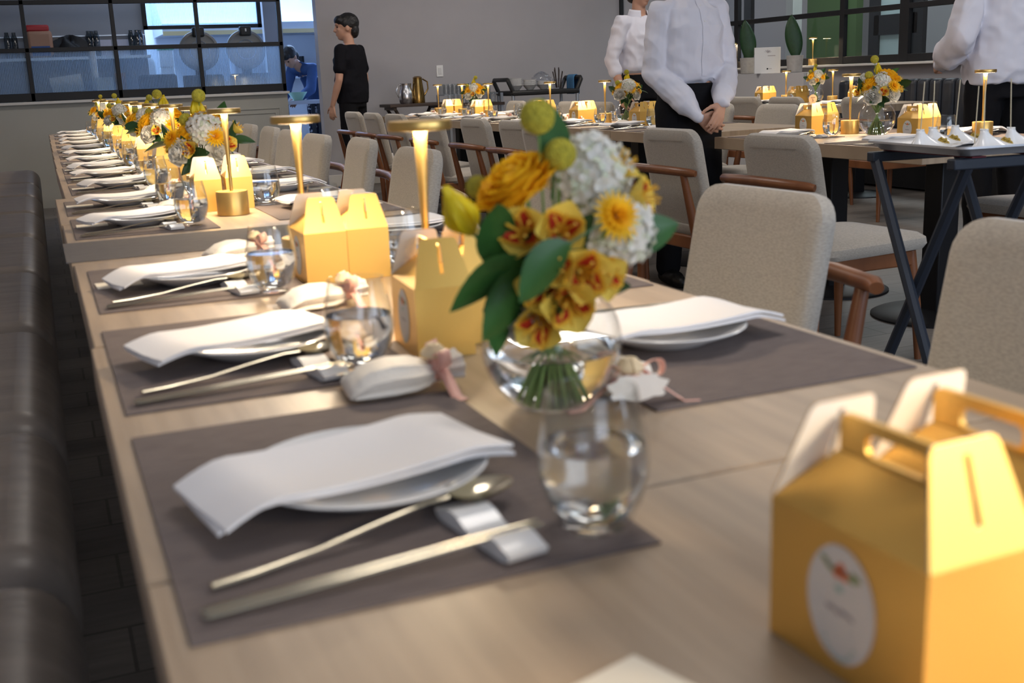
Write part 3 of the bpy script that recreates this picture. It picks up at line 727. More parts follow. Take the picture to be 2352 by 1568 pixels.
def flower(kind, base, off, where, group, aim=None, scale=1.0, roll=0.0, neck=.10, side=0):
    """off = (across, towards the front, up) from the vase's foot, of the bloom's centre"""
    nm, word = KN[kind]
    p = AX*off[0]+BX*off[1]+Vector((0, 0, off[2]))
    d = Vector(aim[0]*AX+aim[1]*BX+Vector((0, 0, aim[2]))).normalized() if aim else (p-Vector((0, 0, neck-.02))).normalized()
    t = thing(nm, f'{word} {where}', 'leaves' if nm == 'leaf_sprig' else 'flower', base, 0, group)
    o = child('leaf' if nm == 'leaf_sprig' else 'bloom', MS[kind], t)
    M = d.to_track_quat('Z', 'Y').to_matrix().to_4x4() @ Matrix.Rotation(roll, 4, 'Z')
    back = {'rose': .02, 'rosew': .015, 'tulip': .02, 'hyd': .03, 'hyd2': .025, 'als': .016, 'mum': .005, 'cras': .013, 'leaf1': .036, 'leaf5': .02, 'leaf3': .02}.get(kind, 0)*scale
    o.matrix_local = Matrix.Translation(p-d*back) @ M @ Matrix.Scale(scale, 4)
    a = p-d*back
    foot = Vector((-p.x*.35, -p.y*.35, .012)); mid = Vector((p.x*.12, p.y*.12, neck))
    pts = []
    for i in range(9):
        s_ = i/8
        pts.append((1-s_)**2*foot + 2*s_*(1-s_)*(mid*1.25-(foot+a)*.125) + s_*s_*a)
    MB().tube(pts, .0019 if kind not in ('cras', 'leaf1', 'leaf3', 'leaf5') else .0013, 6).build('stem', STEMM, t)
    return t
def sphere_vase(R, h, foot=.028, wl=.48):
    t = thing('flower_vase', 'x', 'vase')
    zc = R*.94; a0 = math.asin(min(1, -(-zc)/R*.99)); prof = []
    th0 = -math.acos(foot/R); th1 = math.asin(min(.93, (h-zc)/R))
    zc = -R*math.sin(th0)
    for i in range(19):
        th = th0+(th1-th0)*i/18; prof.append((R*math.cos(th), zc+R*math.sin(th)))
    rt_ = prof[-1]; prof += [(rt_[0]+.002, rt_[1]+.006), (rt_[0]+.001, rt_[1]+.0075)]
    MB().lathe([(.0004, .0002)]+prof, 44, cap=(True, False)).build('bowl', GLASS, t)
    wp = [(.0004, .004)]
    for i in range(13):
        th = th0+.06+(math.asin((h*wl-zc)/R)-th0-.06)*i/12; wp.append(((R-.0022)*math.cos(th), zc+(R-.0022)*math.sin(th)+.001))
    wp.append((.0004, wp[-1][1])); MB().lathe(wp, 40).build('water', WATER, t)
    return t
vase_a = Kind(lambda: sphere_vase(.071, .125)); vase_b = Kind(lambda: sphere_vase(.082, .135, .03))
# nearest bouquet, bloom by bloom
VB = (.402, .345, T+.0004); gF = 'flowers in the nearest vase'
vase_a(VB, 0, 'round clear glass vase of the nearest bouquet', 'round glass vases')
W1 = 'in the nearest bouquet'
def px(u, v, b=0.0): return ((u-1262)/2554*(1.025-b), b, (978-v)/2554*(1.025-b)*1.02)
def near(kind, u, v, b, txt, aim=None, scale=1.0, roll=0.0):
    scale *= {'als': 1.08, 'hyd': 1.12, 'leaf1': .95}.get(kind, 1)
    return flower(kind, VB, px(u, v, b), txt+' '+W1, gF, aim, scale, roll)
near('rose', 1192, 425, .0, 'at the upper left', (-.45, .35, .8), 1.0)
near('tulip', 1052, 480, .02, 'leaning out at the left', (-.5, .25, .95), 1.05)
near('hyd', 1368, 438, -.03, 'at the top', (.25, .1, .9), .92)
near('hyd', 1425, 545, .0, 'at the right', (.8, .3, .35), .85)
near('als', 1195, 498, .055, 'below the rose', (-.2, .85, .35), 1.15, .4)
near('als', 1290, 490, .06, 'at the middle', (.05, .9, .35), 1.1, 1.2)
near('als', 1342, 588, .075, 'facing out below the middle', (.2, 1, .1), 1.2, .2)
near('als', 1238, 618, .075, 'at the lower left', (-.35, 1, .0), 1.1, 2.9)
near('als', 1300, 655, .08, 'hanging at the lower middle', (.1, 1, -.25), 1.2, .9)
near('als', 1225, 715, .07, 'lowest of all, over the rim', (-.3, 1, -.45), 1.1, 1.7)
near('als', 1390, 605, .06, 'low at the right', (.6, .8, -.1), 1.0, 2.6)
near('als', 1438, 412, -.02, 'at the far upper right', (.7, .2, .75), .95, .6)
near('als', 1488, 470, .0, 'at the far right edge', (.95, .35, .2), .95, 1.9)
near('als', 1270, 560, .08, 'left of the middle', (-.2, 1, .15), 1.0, 3.3)
near('mum', 1430, 480, .04, 'golden and flat before the right hydrangea', (.5, .8, .4), .9)
near('leaf3', 1120, 610, .02, 'far out at the lower left', (-1, .2, -.2), 1.1)
near('rosew', 1180, 712, .045, 'drooping at the lower left', (-.6, .7, -.3), .9)
near('cras', 1245, 276, .0, 'tallest of all', (-.05, .1, 1), 1.12)
near('cras', 1297, 365, .0, 'beside the hydrangea', (.1, .1, 1), 1.05)
near('cras', 1100, 462, -.04, 'behind the tulip', (-.5, 0, .8), .8)
for k, (u, v, b, txt, aim, sc, kd, rl) in enumerate([
    (1218, 538, .10, 'across the middle', (-.85, .25, -.45), 1.15, 'leaf1', .15), (1092, 575, .07, 'pointing left at mid height', (-1, .15, -.12), 1.25, 'leaf1', -.2),
    (1135, 640, .065, 'pointing down left', (-.85, .25, -.45), 1.35, 'leaf1', .1), (1112, 695, .05, 'hanging lowest at the left', (-.6, .3, -.8), 1.15, 'leaf1', .2),
    (1118, 500, .05, 'under the tulip', (-.25, .2, .9), 1.2, 'leaf1', .1), (1492, 550, .01, 'at the right below the hydrangea', (1, .1, .30), 1.15, 'leaf1', .2),
    (1292, 315, -.01, 'upright behind the tall billy button', (.12, -.1, 1), 1.05, 'leaf1', .1), (1370, 388, -.04, 'lying flat behind the top hydrangea', (.9, -.2, .25), .9, 'leaf1', .4),
    (1190, 660, .05, 'in the shade of the lower left', (-.6, .5, -.2), 1.25, 'leaf5', .2), (1160, 600, .04, 'in the shade behind the left leaves', (-.5, .6, .2), 1.2, 'leaf5', 1.1), (1290, 560, .04, 'deep in the middle', (.0, 1, .1), 1.0, 'leaf5', 1.1), (1395, 655, .04, 'at the lower right over the rim', (.7, .5, -.3), .7, 'leaf3', .4)]):
    near(kd, u, v, b, txt, aim, sc, rl)
def bouquet(base, where, seed, vase, vlabel, R=.075, h0=.20, tall=True, vgroup='round glass vases', SC=1.0):
    rnd = random.Random(seed); g = 'flowers '+where
    vase(base, 0, vlabel, vgroup)
    S = [('rose', -.45, .25, .35, 'at the left'), ('rose', .35, .2, .75, 'at the right'), ('hyd', .1, .5, .45, 'at the front'), ('hyd2', -.35, -.3, .5, 'at the back'), ('tulip', .0, -.15, 1.15, 'standing highest'),
         ('als', -.85, .35, -.05, 'low at the left'), ('als', -.1, 1.0, -.15, 'low at the front'), ('als', .75, .55, .0, 'low at the right'), ('als', .95, -.1, .45, 'at the right edge'), ('mum', -.6, .65, .25, 'at the front left'), ('mum', .45, .85, .2, 'at the front right'), ('rosew', .55, .7, -.25, 'over the rim at the right'), ('rosew', -.45, .8, -.3, 'over the rim at the left'),
         ('leaf3', -1.0, .2, .2, 'at the left'), ('leaf3', 1.05, .2, .25, 'at the right'), ('leaf5', -.3, .9, -.35, 'at the front'), ('leaf1', .5, -.6, .7, 'at the back'), ('cras', .05+rnd.uniform(-.3, .3), 0, 1.75, 'tallest of all'), ('cras', -.5, .1, .9, 'at the upper left')]
    for kd, a, b_, c, txt in S:
        a += rnd.uniform(-.12, .12); b_ += rnd.uniform(-.1, .1); c += rnd.uniform(-.08, .08)
        flower(kd, base, (a*R, b_*R*.8, h0+c*R*.75), f'{txt} {where}', g, (a*.9, b_, c*.6+.35), rnd.uniform(.9, 1.1)*(1.15 if 'leaf' in kd else .95)*SC, rnd.uniform(0, 6), neck=.13)
for i, (x, y) in enumerate([(.40, 2.80), (.41, 4.0), (.42, 4.78), (.42, 6.55), (.43, 8.45)]):
    bouquet((x, y, T+.0004), f'of the {nth(i+1)} long table bouquet', 40+i, vase_a, f'round clear vase of the {nth(i+1)} bouquet along the long table', R=[.105, .10, .09, .09, .09][i], h0=[.17, .18, .18, .18, .18][i], SC=[1.3, 1.2, 1.1, 1.1, 1.1][i])
for i, (x, y, wh) in enumerate([(3.43, 3.41, 'beside the tray of spoons'), (3.43, 5.75, 'beside the waitress'), (3.43, 8.45, 'near the jugs')]):
    bouquet((x, y, T+.0004), f'of the bouquet {wh}', 60+i, vase_b if i == 0 else vase_a, f'round glass vase of the bouquet {wh}', R=.10 if i == 0 else .09, SC=1.15)
bouquet((6.1, 7.3, T+.0004), 'of the bouquet before the navy banquette', 71, vase_a, 'round glass vase of the bouquet before the navy banquette', R=.085)

# ------------------------------------------------------------------ chairs (local: sitter faces +x)
def make_chair():
    t = thing('dining_chair', 'x', 'chair')
    pol = rrect(.398, .50, .06, 6, .05)
    b = MB(); rc = math.radians(11)
    Mx = Matrix.Translation((-.225, 0, .585)) @ Matrix.Rotation(-rc, 4, 'Y') @ Matrix(((0, 0, 1, 0), (1, 0, 0, 0), (0, 1, 0, 0), (0, 0, 0, 1)))
    # pillow shaped slab: rings of the outline, inset towards both faces
    rings = [(.78, -.024), (.93, -.0235), (.985, -.016), (1.0, 0), (.985, .016), (.93, .0235), (.78, .026)]
    V = []; n = len(pol)
    for s_, zz in rings:
        ins = (1-s_)*.22
        for (x, y) in pol:
            L = math.hypot(x, y); f = 1-ins/max(.05, L)
            bow = .05*(x/.215)**2*.35
            V.append((x*f, y*f, zz+bow))
    F = [(k*n+i, k*n+(i+1) % n, (k+1)*n+(i+1) % n, (k+1)*n+i) for k in range(len(rings)-1) for i in range(n)]
    F += [tuple(range(n-1, -1, -1)), tuple((len(rings)-1)*n+i for i in range(n))]
    b.add(V, F, 0, True, Mx); b.build('backrest', FABRIC, t, fix=True)
    pol = rrect(.48, .47, .07, 6); b = MB(); V = []; n = len(pol)
    for ins, zz in [(.06, .405), (.012, .408), (0, .425), (.004, .447), (.03, .462), (.10, .470)]:
        for (x, y) in pol:
            L = math.hypot(x, y); f = 1-ins/L; V.append((x*f+.02, y*f, zz-.012*max(0, -x/.24)))
    F = [(k*n+i, k*n+(i+1) % n, (k+1)*n+(i+1) % n, (k+1)*n+i) for k in range(5) for i in range(n)] + [tuple(range(n-1, -1, -1)), tuple(5*n+i for i in range(n))]
    b.add(V, F); b.build('seat', FABRIC, t, fix=True)
    # wooden arm rail wrapping behind the back, carried by the rear legs
    pts = [(-.305, -.262, .665), (-.318, -.24, .668), (-.335, -.12, .672), (-.338, 0, .673), (-.335, .12, .672), (-.318, .24, .668), (-.305, .262, .665)]
    MB().tube(pts, [.014, .019, .021, .021, .021, .019, .014], 14, flat=.85).build('back_rail', WALNUT, t)
    for s_ in (-1, 1):
        MB().tube([(-.325, s_*.205, .66), (-.27, s_*.212, .42), (-.265, s_*.225, .2), (-.275, s_*.235, 0.0)], [.014, .021, .018, .012], 12).build('leg', WALNUT, t)
        MB().tube([(.185, s_*.19, .40), (.205, s_*.21, .2), (.215, s_*.22, 0.0)], [.021, .018, .012], 12).build('leg', WALNUT, t)
        MB().box((-.04, s_*.197, .375), (.46, .026, .055)).build('side_rail', WALNUT, t, bevel=.006)
    for x in (-.245, .17): MB().box((x, 0, .375), (.026, .37, .055)).build('cross_rail', WALNUT, t, bevel=.006)
    return t
chair = Kind(make_chair)
gC = 'chairs along the long table'
CH1 = [.475, 1.19, 1.95, 3.16, 4.1, 4.72, 5.40, 6.05, 6.7, 7.4, 8.1]
for i, y in enumerate(CH1):
    chair((.955+[.055, .055, -.02, -.02, .03, -.02, -.01, .01, 0, 0, .02][i], y, 0), PI+[.02, .05, 0, .05, -.03, .04, .02, 0, 0, 0, 0][i], f'oatmeal fabric chair with walnut frame, {nth(i)} tucked at the long table', gC)
gC = 'chairs on the near side of the right hand row'
for i, (y, rz) in enumerate([(2.655, .02), (3.40, .03), (4.43, .0), (5.03, .03), (5.65, .02), (6.45, .0), (7.25, .04), (7.85, .0), (8.42, .03)]):
    chair((2.605-(.12 if i == 2 else 0), y, 0), rz, f'oatmeal armchair seen from behind, {nth(i)} on the near side of the right hand row', gC)
gC = 'chairs on the far side of the right hand row'
for i, y in enumerate([2.92, 5.2, 5.9, 7.6, 8.2, 8.75, 9.35]):
    chair((3.95, y, 0), PI+.03*(i % 2), f'oatmeal chair facing the camera, {nth(i)} on the far side of the right hand row', gC)
gC = 'chairs before the navy banquette tables'
for i, y in enumerate([5.6, 6.45, 7.0, 7.7]):
    chair((5.42, y, 0), .03*i, f'oatmeal chair seen from behind, {nth(i)} at the tables before the navy banquette', gC)

# ------------------------------------------------------------------ right hand row and banquette tables: settings, lamps, boxes
for i, y in enumerate([2.98, 3.70, 4.72, 5.28, 5.95, 6.6, 7.2, 7.8, 8.4, 9.0]):
    setting(3.145, y, 0, f'at the {nth(i)} near side place, right hand row', 'of the right hand row, near side', i+1, card=True, fav=i > 1)
for i, y in enumerate([3.05, 3.75, 5.3, 6.0, 6.9, 7.6, 8.3, 9.0]):
    setting(3.655, y, PI, f'at the {nth(i)} far side place, right hand row', 'of the right hand row, far side', i+2, card=False, fav=i > 1)
for i, y in enumerate([6.75, 7.65]):
    setting(5.87, y, 0, f'at the {nth(i)} place before the navy banquette', 'before the navy banquette', i+5, card=False, fav=False)
gB = 'gold gable boxes on the right hand row'
for x, y, wh in [(3.36, 3.80, 'bench side box left of the round vase'), (3.47, 3.83, 'chair side box left of the round vase'), (3.38, 3.12, 'near box right of the round vase'), (3.47, 3.16, 'far box right of the round vase'),
                 (3.34, 5.42, 'near box right of the waitress bouquet'), (3.43, 5.45, 'far box right of the waitress bouquet'), (3.32, 6.22, 'near box left of the waitress bouquet'), (3.41, 6.25, 'far box left of the waitress bouquet'), (3.38, 7.0, 'near box of the middle pair'), (3.47, 7.02, 'far box of the middle pair'),
                 (3.36, 8.22, 'near box right of the bouquet by the jugs'), (3.45, 8.24, 'far box right of the bouquet by the jugs'), (3.36, 8.95, 'near box left of the bouquet by the jugs'), (3.45, 8.97, 'far box left of the bouquet by the jugs')]:
    gbox((x, y, T+.0004), random.uniform(-.08, .08), f'gold gable box, {wh}', gB)
gB = 'gold gable boxes before the navy banquette'
for x, y, wh in [(6.05, 8.0, 'leftmost pair, near one'), (6.14, 8.02, 'leftmost pair, far one'), (6.05, 7.52, 'left of the vase, near one'), (6.14, 7.54, 'left of the vase, far one'), (6.1, 6.78, 'right of the second lamp')]:
    gbox((x, y, T+.0004), random.uniform(-.08, .08), f'gold gable box before the navy banquette, {wh}', gB)
gL = 'gold table lamps on the right hand row'
for i, (x, y) in enumerate([(3.62, 2.98), (3.47, 3.64), (3.42, 6.02), (3.36, 6.75), (3.40, 8.05), (3.42, 8.72), (3.44, 9.42)]):
    lamp((x, y, T), 0, f'slim gold table lamp on the right hand row, {nth(i)} from the tray', gL)
lamp((6.15, 7.78, T), 0, 'slim gold lamp before the navy banquette, left of the bouquet', 'gold lamps before the navy banquette')
lamp((6.0, 6.95, T), 0, 'slim gold lamp before the navy banquette, right of the bouquet', 'gold lamps before the navy banquette')
lamp((RX-.045, 8.98, T+.309), 0, 'slim gold lamp standing on the window sill, right one', 'gold lamps on the window sill')
lamp((RX-.045, 10.42, T+.309), 0, 'slim gold lamp standing on the window sill, left one beside a potted leaf', 'gold lamps on the window sill')
# table number
ts = thing('table_number_sign', 'round birch table number sign reading Table 5 before the vase', 'sign', (5.99, 7.19, T+.002))
MB().prism([(.034*math.cos(2*PI*i/30), .036+.036*math.sin(2*PI*i/30)) for i in range(30)], -.003, .003, M=Matrix.Rotation(-.7, 4, 'Z') @ Matrix(((1, 0, 0, 0), (0, 0, 1, 0), (0, 1, 0, 0), (0, 0, 0, 1)))).build('disc', WOODSIGN, ts)
MB().box((0, 0, .004), (.04, .025, .012), M=Matrix.Rotation(-.7, 4, 'Z')).build('stand', WOODSIGN, ts)
def text(s, size, parent, M, m_, ext=.0004, name='lettering', shear=0):
    c = bpy.data.curves.new('t', 'FONT'); c.body = s; c.size = size; c.align_x = 'CENTER'; c.extrude = ext; c.shear = shear
    o = bpy.data.objects.new('t', c); COL.objects.link(o); bpy.context.view_layer.update()
    me = bpy.data.meshes.new_from_object(o.evaluated_get(bpy.context.evaluated_depsgraph_get())); me.materials.clear(); me.materials.append(m_)
    bpy.data.objects.remove(o); q = bpy.data.objects.new(name, me); COL.objects.link(q); q.parent = parent; q.matrix_local = M; return q
MW = Matrix.Rotation(-.7, 4, 'Z') @ Matrix.Translation((0, -.0034, 0)) @ Matrix.Rotation(PI/2, 4, 'X')
text('table', .018, ts, MW @ Matrix.Translation((0, .042, 0)), DKWOOD, shear=.3); text('5', .032, ts, MW @ Matrix.Translation((0, .013, 0)), DKWOOD)

# ------------------------------------------------------------------ tray stand with the tray of ceramic spoons
TU = Vector((.115, .993, 0)); TV = Vector((.993, -.115, 0))                 # long and short side of the tray
TC = Vector((2.437, 1.898, 0))
ta = math.atan2(TU.y, TU.x)
st = thing('tray_stand', 'folding dark navy tray stand carrying the metal sheet pan', 'tray stand', TC, ta)
for s_ in (-1, 1):
    MB().tube([(.19, s_*.15, .775), (-.21, s_*.15, .02)], .017, 8).build('leg', NAVY, st)
    MB().tube([(-.19, s_*.115, .775), (.21, s_*.115, .02)], .017, 8).build('leg', NAVY, st)
for x, y0 in ((-.19, .15), (.19, .115)):
    MB().box((x, 0, .783), (.035, .34, .03)).build('top_rail', NAVY, st, bevel=.004)
    MB().box((-x*1.1, 0, .05), (.03, y0*2, .03)).build('foot_rail', NAVY, st, bevel=.004)
for y in (-.09, .09): MB().box((0, y, .8005), (.41, .045, .004)).build('strap', mat('red_strap', (.10, .012, .02), .8), st)
tr = thing('sheet_pan', 'silver metal sheet pan on the folding stand, holding ceramic spoons', 'tray', TC+Vector((0, 0, .8045)), ta)
b = MB(); V = []; F = []
rings = [(.0, .002, 0), (.0, .0, 0)]
o_ = rrect(.445, .312, .03, 5); i_ = rrect(.405, .272, .025, 5); n = len(o_); rm = rrect(.465, .332, .035, 5)
for pl, z in ((i_, .003), (o_, .026), (rm, .027), (rm, .021), (o_, .020), (i_, 0)):
    V += [(x, y, z) for x, y in pl]
F = [tuple(range(n))] + [(k*n+i, k*n+(i+1) % n, (k+1)*n+(i+1) % n, (k+1)*n+i) for k in range(5) for i in range(n)] + [tuple(5*n+i for i in range(n-1, -1, -1))]
b.add(V, F, 0, False); b.build('pan', PANM, tr, fix=True)
def make_dish():
    t = thing('ceramic_spoon', 'x', 'dish')
    def ring(v):                                             # hollow hill whose right flank runs out into a long scoop
        return v
    b = MB(); nu, nv = 40, 16
    def fn(u, v):
        a = 2*PI*u; ca, sa = math.cos(a), math.sin(a)
        base = .036 + (.088*max(0, ca)**2.2)
        r = .009 + (base-.009)*v**1.15
        wid = 1 if ca < 0 else 1-.25*ca
        h = .056*(1-v**.62)
        lip = .012*max(0, ca)**4*v**6 + .010*abs(sa)**3*max(0, ca)*v**2
        return (r*ca, r*sa*(1.0 if ca < 0 else 1-.18*ca), h+lip+.001)
    b.grid(fn, nu, nv)
    b.build('bowl', PORC, t, solid=.0028, flip=0)
    b = MB()
    b.tube([(.0098*math.cos(q*PI/10), .0098*math.sin(q*PI/10), .057+.0015*math.sin(3*q)) for q in range(21)], .0022, 6)
    b.build('rim', PORC, t)
    return t
dish = Kind(make_dish)
def make_skewer():
    t = thing('skewer', 'x', 'skewer'); MB().tube([(0, 0, 0), (.008, 0, .165)], .0016, 6).build('stick', BAMB, t); return t
skw = Kind(make_skewer)
def crumb_mesh():
    rnd = random.Random(3); b = MB()
    for i in range(60):
        a = rnd.uniform(0, 6.3); r = .016*math.sqrt(rnd.random()); b.ell((r*math.cos(a)*1.2, r*math.sin(a), .006+.018*(1-(r/.016)**2)*rnd.random()), (.004, .004, .004), 6, 5)
    return b.mesh('crumb_ball', CRUMB)
ms_cr = crumb_mesh()
for i, (a, b_, rz, wh) in enumerate([(.045, -.10, -.27, 'leftmost, its scoop to the right'), (-.095, .01, -.15, 'right front, thin side to the viewer'), (-.09, .105, -.2, 'rightmost with a crumbed bite'), (.11, -.01, -.2, 'half hidden behind the leftmost'), (.13, .085, -.1, 'in the back row middle')]):
    p = TC + TU*a + TV*b_ + Vector((0, 0, .8085))
    dish(p, ta-PI/2+rz, f'white ceramic dish on the sheet pan, {wh}', 'ceramic spoon dishes')
    q = Matrix.Rotation(ta-PI/2+rz, 3, 'Z') @ Vector((.066, 0, .010))
    top('crumb_ball', ms_cr, p+q, 0, f'golden crumbed bite in the dish, {wh}', 'food', 'crumbed bites')
    skw(p+Vector((0, 0, .03)), i*1.3, f'thin skewer standing in the dish, {wh}', 'skewers in the spoon dishes')
skw(TC+TU*.0+TV*.055+Vector((0, 0, .82)), .4, 'thin skewer leaning between the front spoon dishes', 'skewers in the spoon dishes')

# ------------------------------------------------------------------ along the back wall
sd = thing('side_stand', 'dark wooden folding stand holding two metal jugs by the back wall', 'side stand', (3.55, 10.55, 0))
MB().box((0, 0, T+.075), (.60, .38, .03)).build('top', DKWOOD, sd, bevel=.004)
for s_ in (-1, 1):
    for y in (-.14, .14): MB().tube([(s_*.24, y, T+.05), (-s_*.22, y*.9, .02)], .017, 8).build('leg', DKWOOD, sd)
for s_ in (-1, 1): MB().box((s_*.24, 0, T+.045), (.03, .34, .03)).build('rail', DKWOOD, sd)
def jug(x, y, prof, hd, m_, lab, lid=None):
    t = thing('metal_jug', lab, 'jug', (x, y, T+.0905)); MB().lathe(prof, 28).build('body', m_, t)
    MB().tube(hd, .008, 8).build('handle', m_, t)
    if lid: MB().lathe(lid, 24).build('lid', m_, t)
jug(3.47, 10.5, [(.06, 0), (.068, .01), (.078, .06), (.07, .12), (.052, .165), (.058, .20), (.052, .203)], [(-.07, .01, .06), (-.1, .01, .12), (-.075, .01, .18), (-.055, .01, .19)], SILVER, 'brushed steel water pitcher on the dark side stand')
jug(3.60, 10.5, [(.066, 0), (.068, .02), (.066, .08), (.055, .16), (.046, .24), (.048, .255)], [(.06, -.01, .07), (.105, -.01, .14), (.10, -.01, .21), (.05, -.01, .24)], mat('bronze_jug', (.33, .21, .07), .22, metal=1.0), 'taller bronze coffee jug on the dark side stand', [(.049, .256), (.03, .268), (.0, .27)])
sw = thing('wall_outlet', 'white light switch plate on the grey back wall', 'switch plate', (4.02, KY-.001, T+.405))
MB().box((0, -.004, 0), (.075, .008, .12)).build('plate', WHITEP, sw, bevel=.003); MB().box((0, -.010, 0), (.035, .005, .068)).build('rocker', mat('rocker', (.6, .6, .6), .4), sw, bevel=.001)
# service trolley with racks of glasses, then the black cart with crockery
gr = thing('glass_rack_stand', 'low stand behind the far table carrying upturned glasses', 'stand', (4.18, 10.55, 0))
MB().box((0, 0, T+.05), (.62, .42, .03)).build('shelf', DKWOOD, gr); MB().box((.0, .06, T+.155), (.6, .24, .012)).build('shelf', STAINL, gr)
for x in (-.29, .29):
    for y in (-.18, .18): MB().box((x, y, (T+.16)/2), (.025, .025, T+.16)).build('leg', STAINL, gr)
ms_up = MB().lathe([(.034, 0), (.037, .03), (.034, .09), (.028, .105), (.0, .106)], 20, cap=(False, True)).mesh('upturned_glass', thin_glass('rack_glass', (.80, .82, .83), 2.2))
k = 0
for (zz, yy, xs) in [(T+.065, 10.44, 6), (T+.161, 10.60, 6), (T+.161, 10.72, 5)]:
    for i in range(xs):
        top('upturned_glass', ms_up, (3.94+.092*i, yy, zz+.001), 0, f'upturned clear glass, {nth(i)} from the left on the {["lower", "upper front", "upper back"][k]} row of the glass stand', 'glass', 'upturned glasses by the back wall')
    k += 1
ct = thing('service_cart', 'black plastic service cart with crockery by the back wall', 'cart', (4.92, 10.45, 0))
for z in (.25, T+.145): MB().box((0, 0, z), (.78, .46, .05)).build('shelf', BLKPL, ct, bevel=.015)
for x in (-.37, .37):
    for y in (-.2, .2): MB().tube([(x, y, .06), (x, y, T+.14)], .018, 10).build('post', STAINL, ct); MB().ell((x, y, .045), (.02, .045, .045), 12, 8).build('wheel', BLKPL, ct)
for s_ in (-1, 1):
    MB().tube([(s_*.36, -.2, T+.14), (s_*.42, -.2, T+.27), (s_*.42, -.18, T+.285), (s_*.42, .18, T+.285), (s_*.42, .2, T+.27), (s_*.36, .2, T+.14)], .022, 10).build('handle', BLKPL, ct)
ms_bowl = MB().lathe([(.03, 0), (.035, .003), (.075, .05), (.078, .052), (.073, .051), (.032, .008), (.0, .007)], 28, cap=(True, True)).mesh('bowl', PORC)
for sx, (x, n) in enumerate([(4.64, 5), (4.80, 4), (4.96, 3)]):
    for i in range(n): top('bowl', ms_bowl, (x, 10.38, T+.1715+.019*i), 0, f'white bowl, {["lowest", "second", "third", "fourth", "topmost"][i] if i < n-1 else "topmost"} in the {["left", "middle", "right"][sx]} stack on the cart', 'bowl', 'white bowls on the cart')
cu = thing('cutlery_tub', 'clear tub of dark handled utensils on the cart', 'tub', (5.14, 10.40, T+.172))
MB().lathe([(.05, 0), (.06, .11)], 24, cap=(True, False)).build('tub', CLEARP, cu)
for i in range(7):
    a = i*.9; MB().tube([(.02*math.cos(a), .02*math.sin(a), .01), (.055*math.cos(a), .05*math.sin(a), .18+.02*(i % 3))], .006, 6).build('utensil', DKWOOD, cu)
bg = MB()
def fbag(u, v):
    a = 2*PI*u; b2 = PI*(v-.5); r = .085*(1+.22*math.sin(5*a+6*v)*math.cos(7*v*3+a)); return (r*1.2*math.cos(b2)*math.cos(a), r*math.cos(b2)*math.sin(a), .07+.075*math.sin(b2)*(1+.2*math.sin(4*a)))
bg.grid(fbag, 26, 16); o = bg.build('plastic_bag', CLEARP, loc=(5.0, 10.52, T+.20)); tag(o, 'crumpled clear plastic bag among the crockery on the cart', 'plastic bag')
tw = MB()
def ftow(u, v):
    s_ = (v-.5)*.44; y = .2*(u-.5); r = .028
    if abs(s_) < .045: a = s_/.045*PI/2; x, z = r*math.sin(a), r*math.cos(a)
    else: x, z = math.copysign(r+.004, s_), -(abs(s_)-.045)
    return (x+.006*math.sin(18*y), y, z)
tw.grid(ftow, 10, 24); o = tw.build('towel', BLUE, loc=(5.34, 10.45, T+.285), solid=.006, flip=0); tag(o, 'blue towel hanging over the right handle of the black cart', 'towel')
# navy banquette
bq = thing('banquette', 'navy channel tufted banquette along the right wall under the window', 'bench', (6.95, 6.3, 0))
MB().box((-.05, 0, .2), (.55, 3.9, .36)).build('bench_base', BLKPL, bq); MB().box((-.08, 0, .42), (.56, 3.9, .1)).build('seat_cushion', BLEATH, bq, bevel=.03, seg=4)
for i in range(26): MB().box((.20, -1.875+.15*i, .68), (.13, .148, .44)).build('back_channel', BLEATH, bq, bevel=.045, seg=5)
# pots with single broad leaves and the card between them, on the low partition
PZ = T+.2455
for y, hh, wh, sd_ in [(9.61, .46, 'left pot, beside the white card', 1), (8.80, .46, 'right pot, nearest the camera', 2)]:
    t = thing('potted_plant', f'stone pot with one tall dark leaf, {wh}', 'plant', (7.0, y, PZ), 0, 'potted leaves on the partition')
    MB().lathe([(.066, 0), (.072, .004), (.083, .162), (.081, .167), (.070, .165), (.068, .15), (0, .15)], 28).build('pot', POTM, t, bevel=.003)
    def fl(u, v, sd_=sd_):
        x = (u-.5)*2; wd = .092*math.sin(PI*(.06+.94*v)**.95)**.75 if v < 1 else 0; return (x*wd*.80+.02*math.sin(3*v+sd_), x*wd*-.45+.012*x*x+.03*v*v, .14+.42*v)
    MB().grid(fl, 6, 14).build('leaf', LEAFD, t, solid=.002, flip=0)
cb = thing('card_stand', 'white card display with a small grey emblem between the two pots', 'card display', (6.97, 9.22, PZ), -.45); cb.scale = (1.32, 1, 1.3)
MB().box((0, 0, .10), (.20, .035, .20)).build('card', WHITEP, cb, bevel=.002)
for i in range(5):
    a = .5+i*.5; o = MB().add([(0, -.0181, .155), (.025*math.cos(a)-.006*math.sin(a), -.0181, .155+.02*math.sin(a)), (.034*math.cos(a), -.0181, .155+.028*math.sin(a)), (.025*math.cos(a)+.006*math.sin(a), -.0181, .155+.016*math.sin(a))], [(0, 1, 2, 3)], 0, False).build('printed_leaf', PRT['grey'], cb)
MB().box((.03, -.0181, .135), (.06, .0006, .005)).build('printed_line', PRT['grey'], cb); MB().box((.0, -.0181, .035), (.012, .0006, .012)).build('printed_mark', BLKPL, cb); MB().box((.022, -.0181, .035), (.022, .0006, .004)).build('printed_line', PRT['grey'], cb)

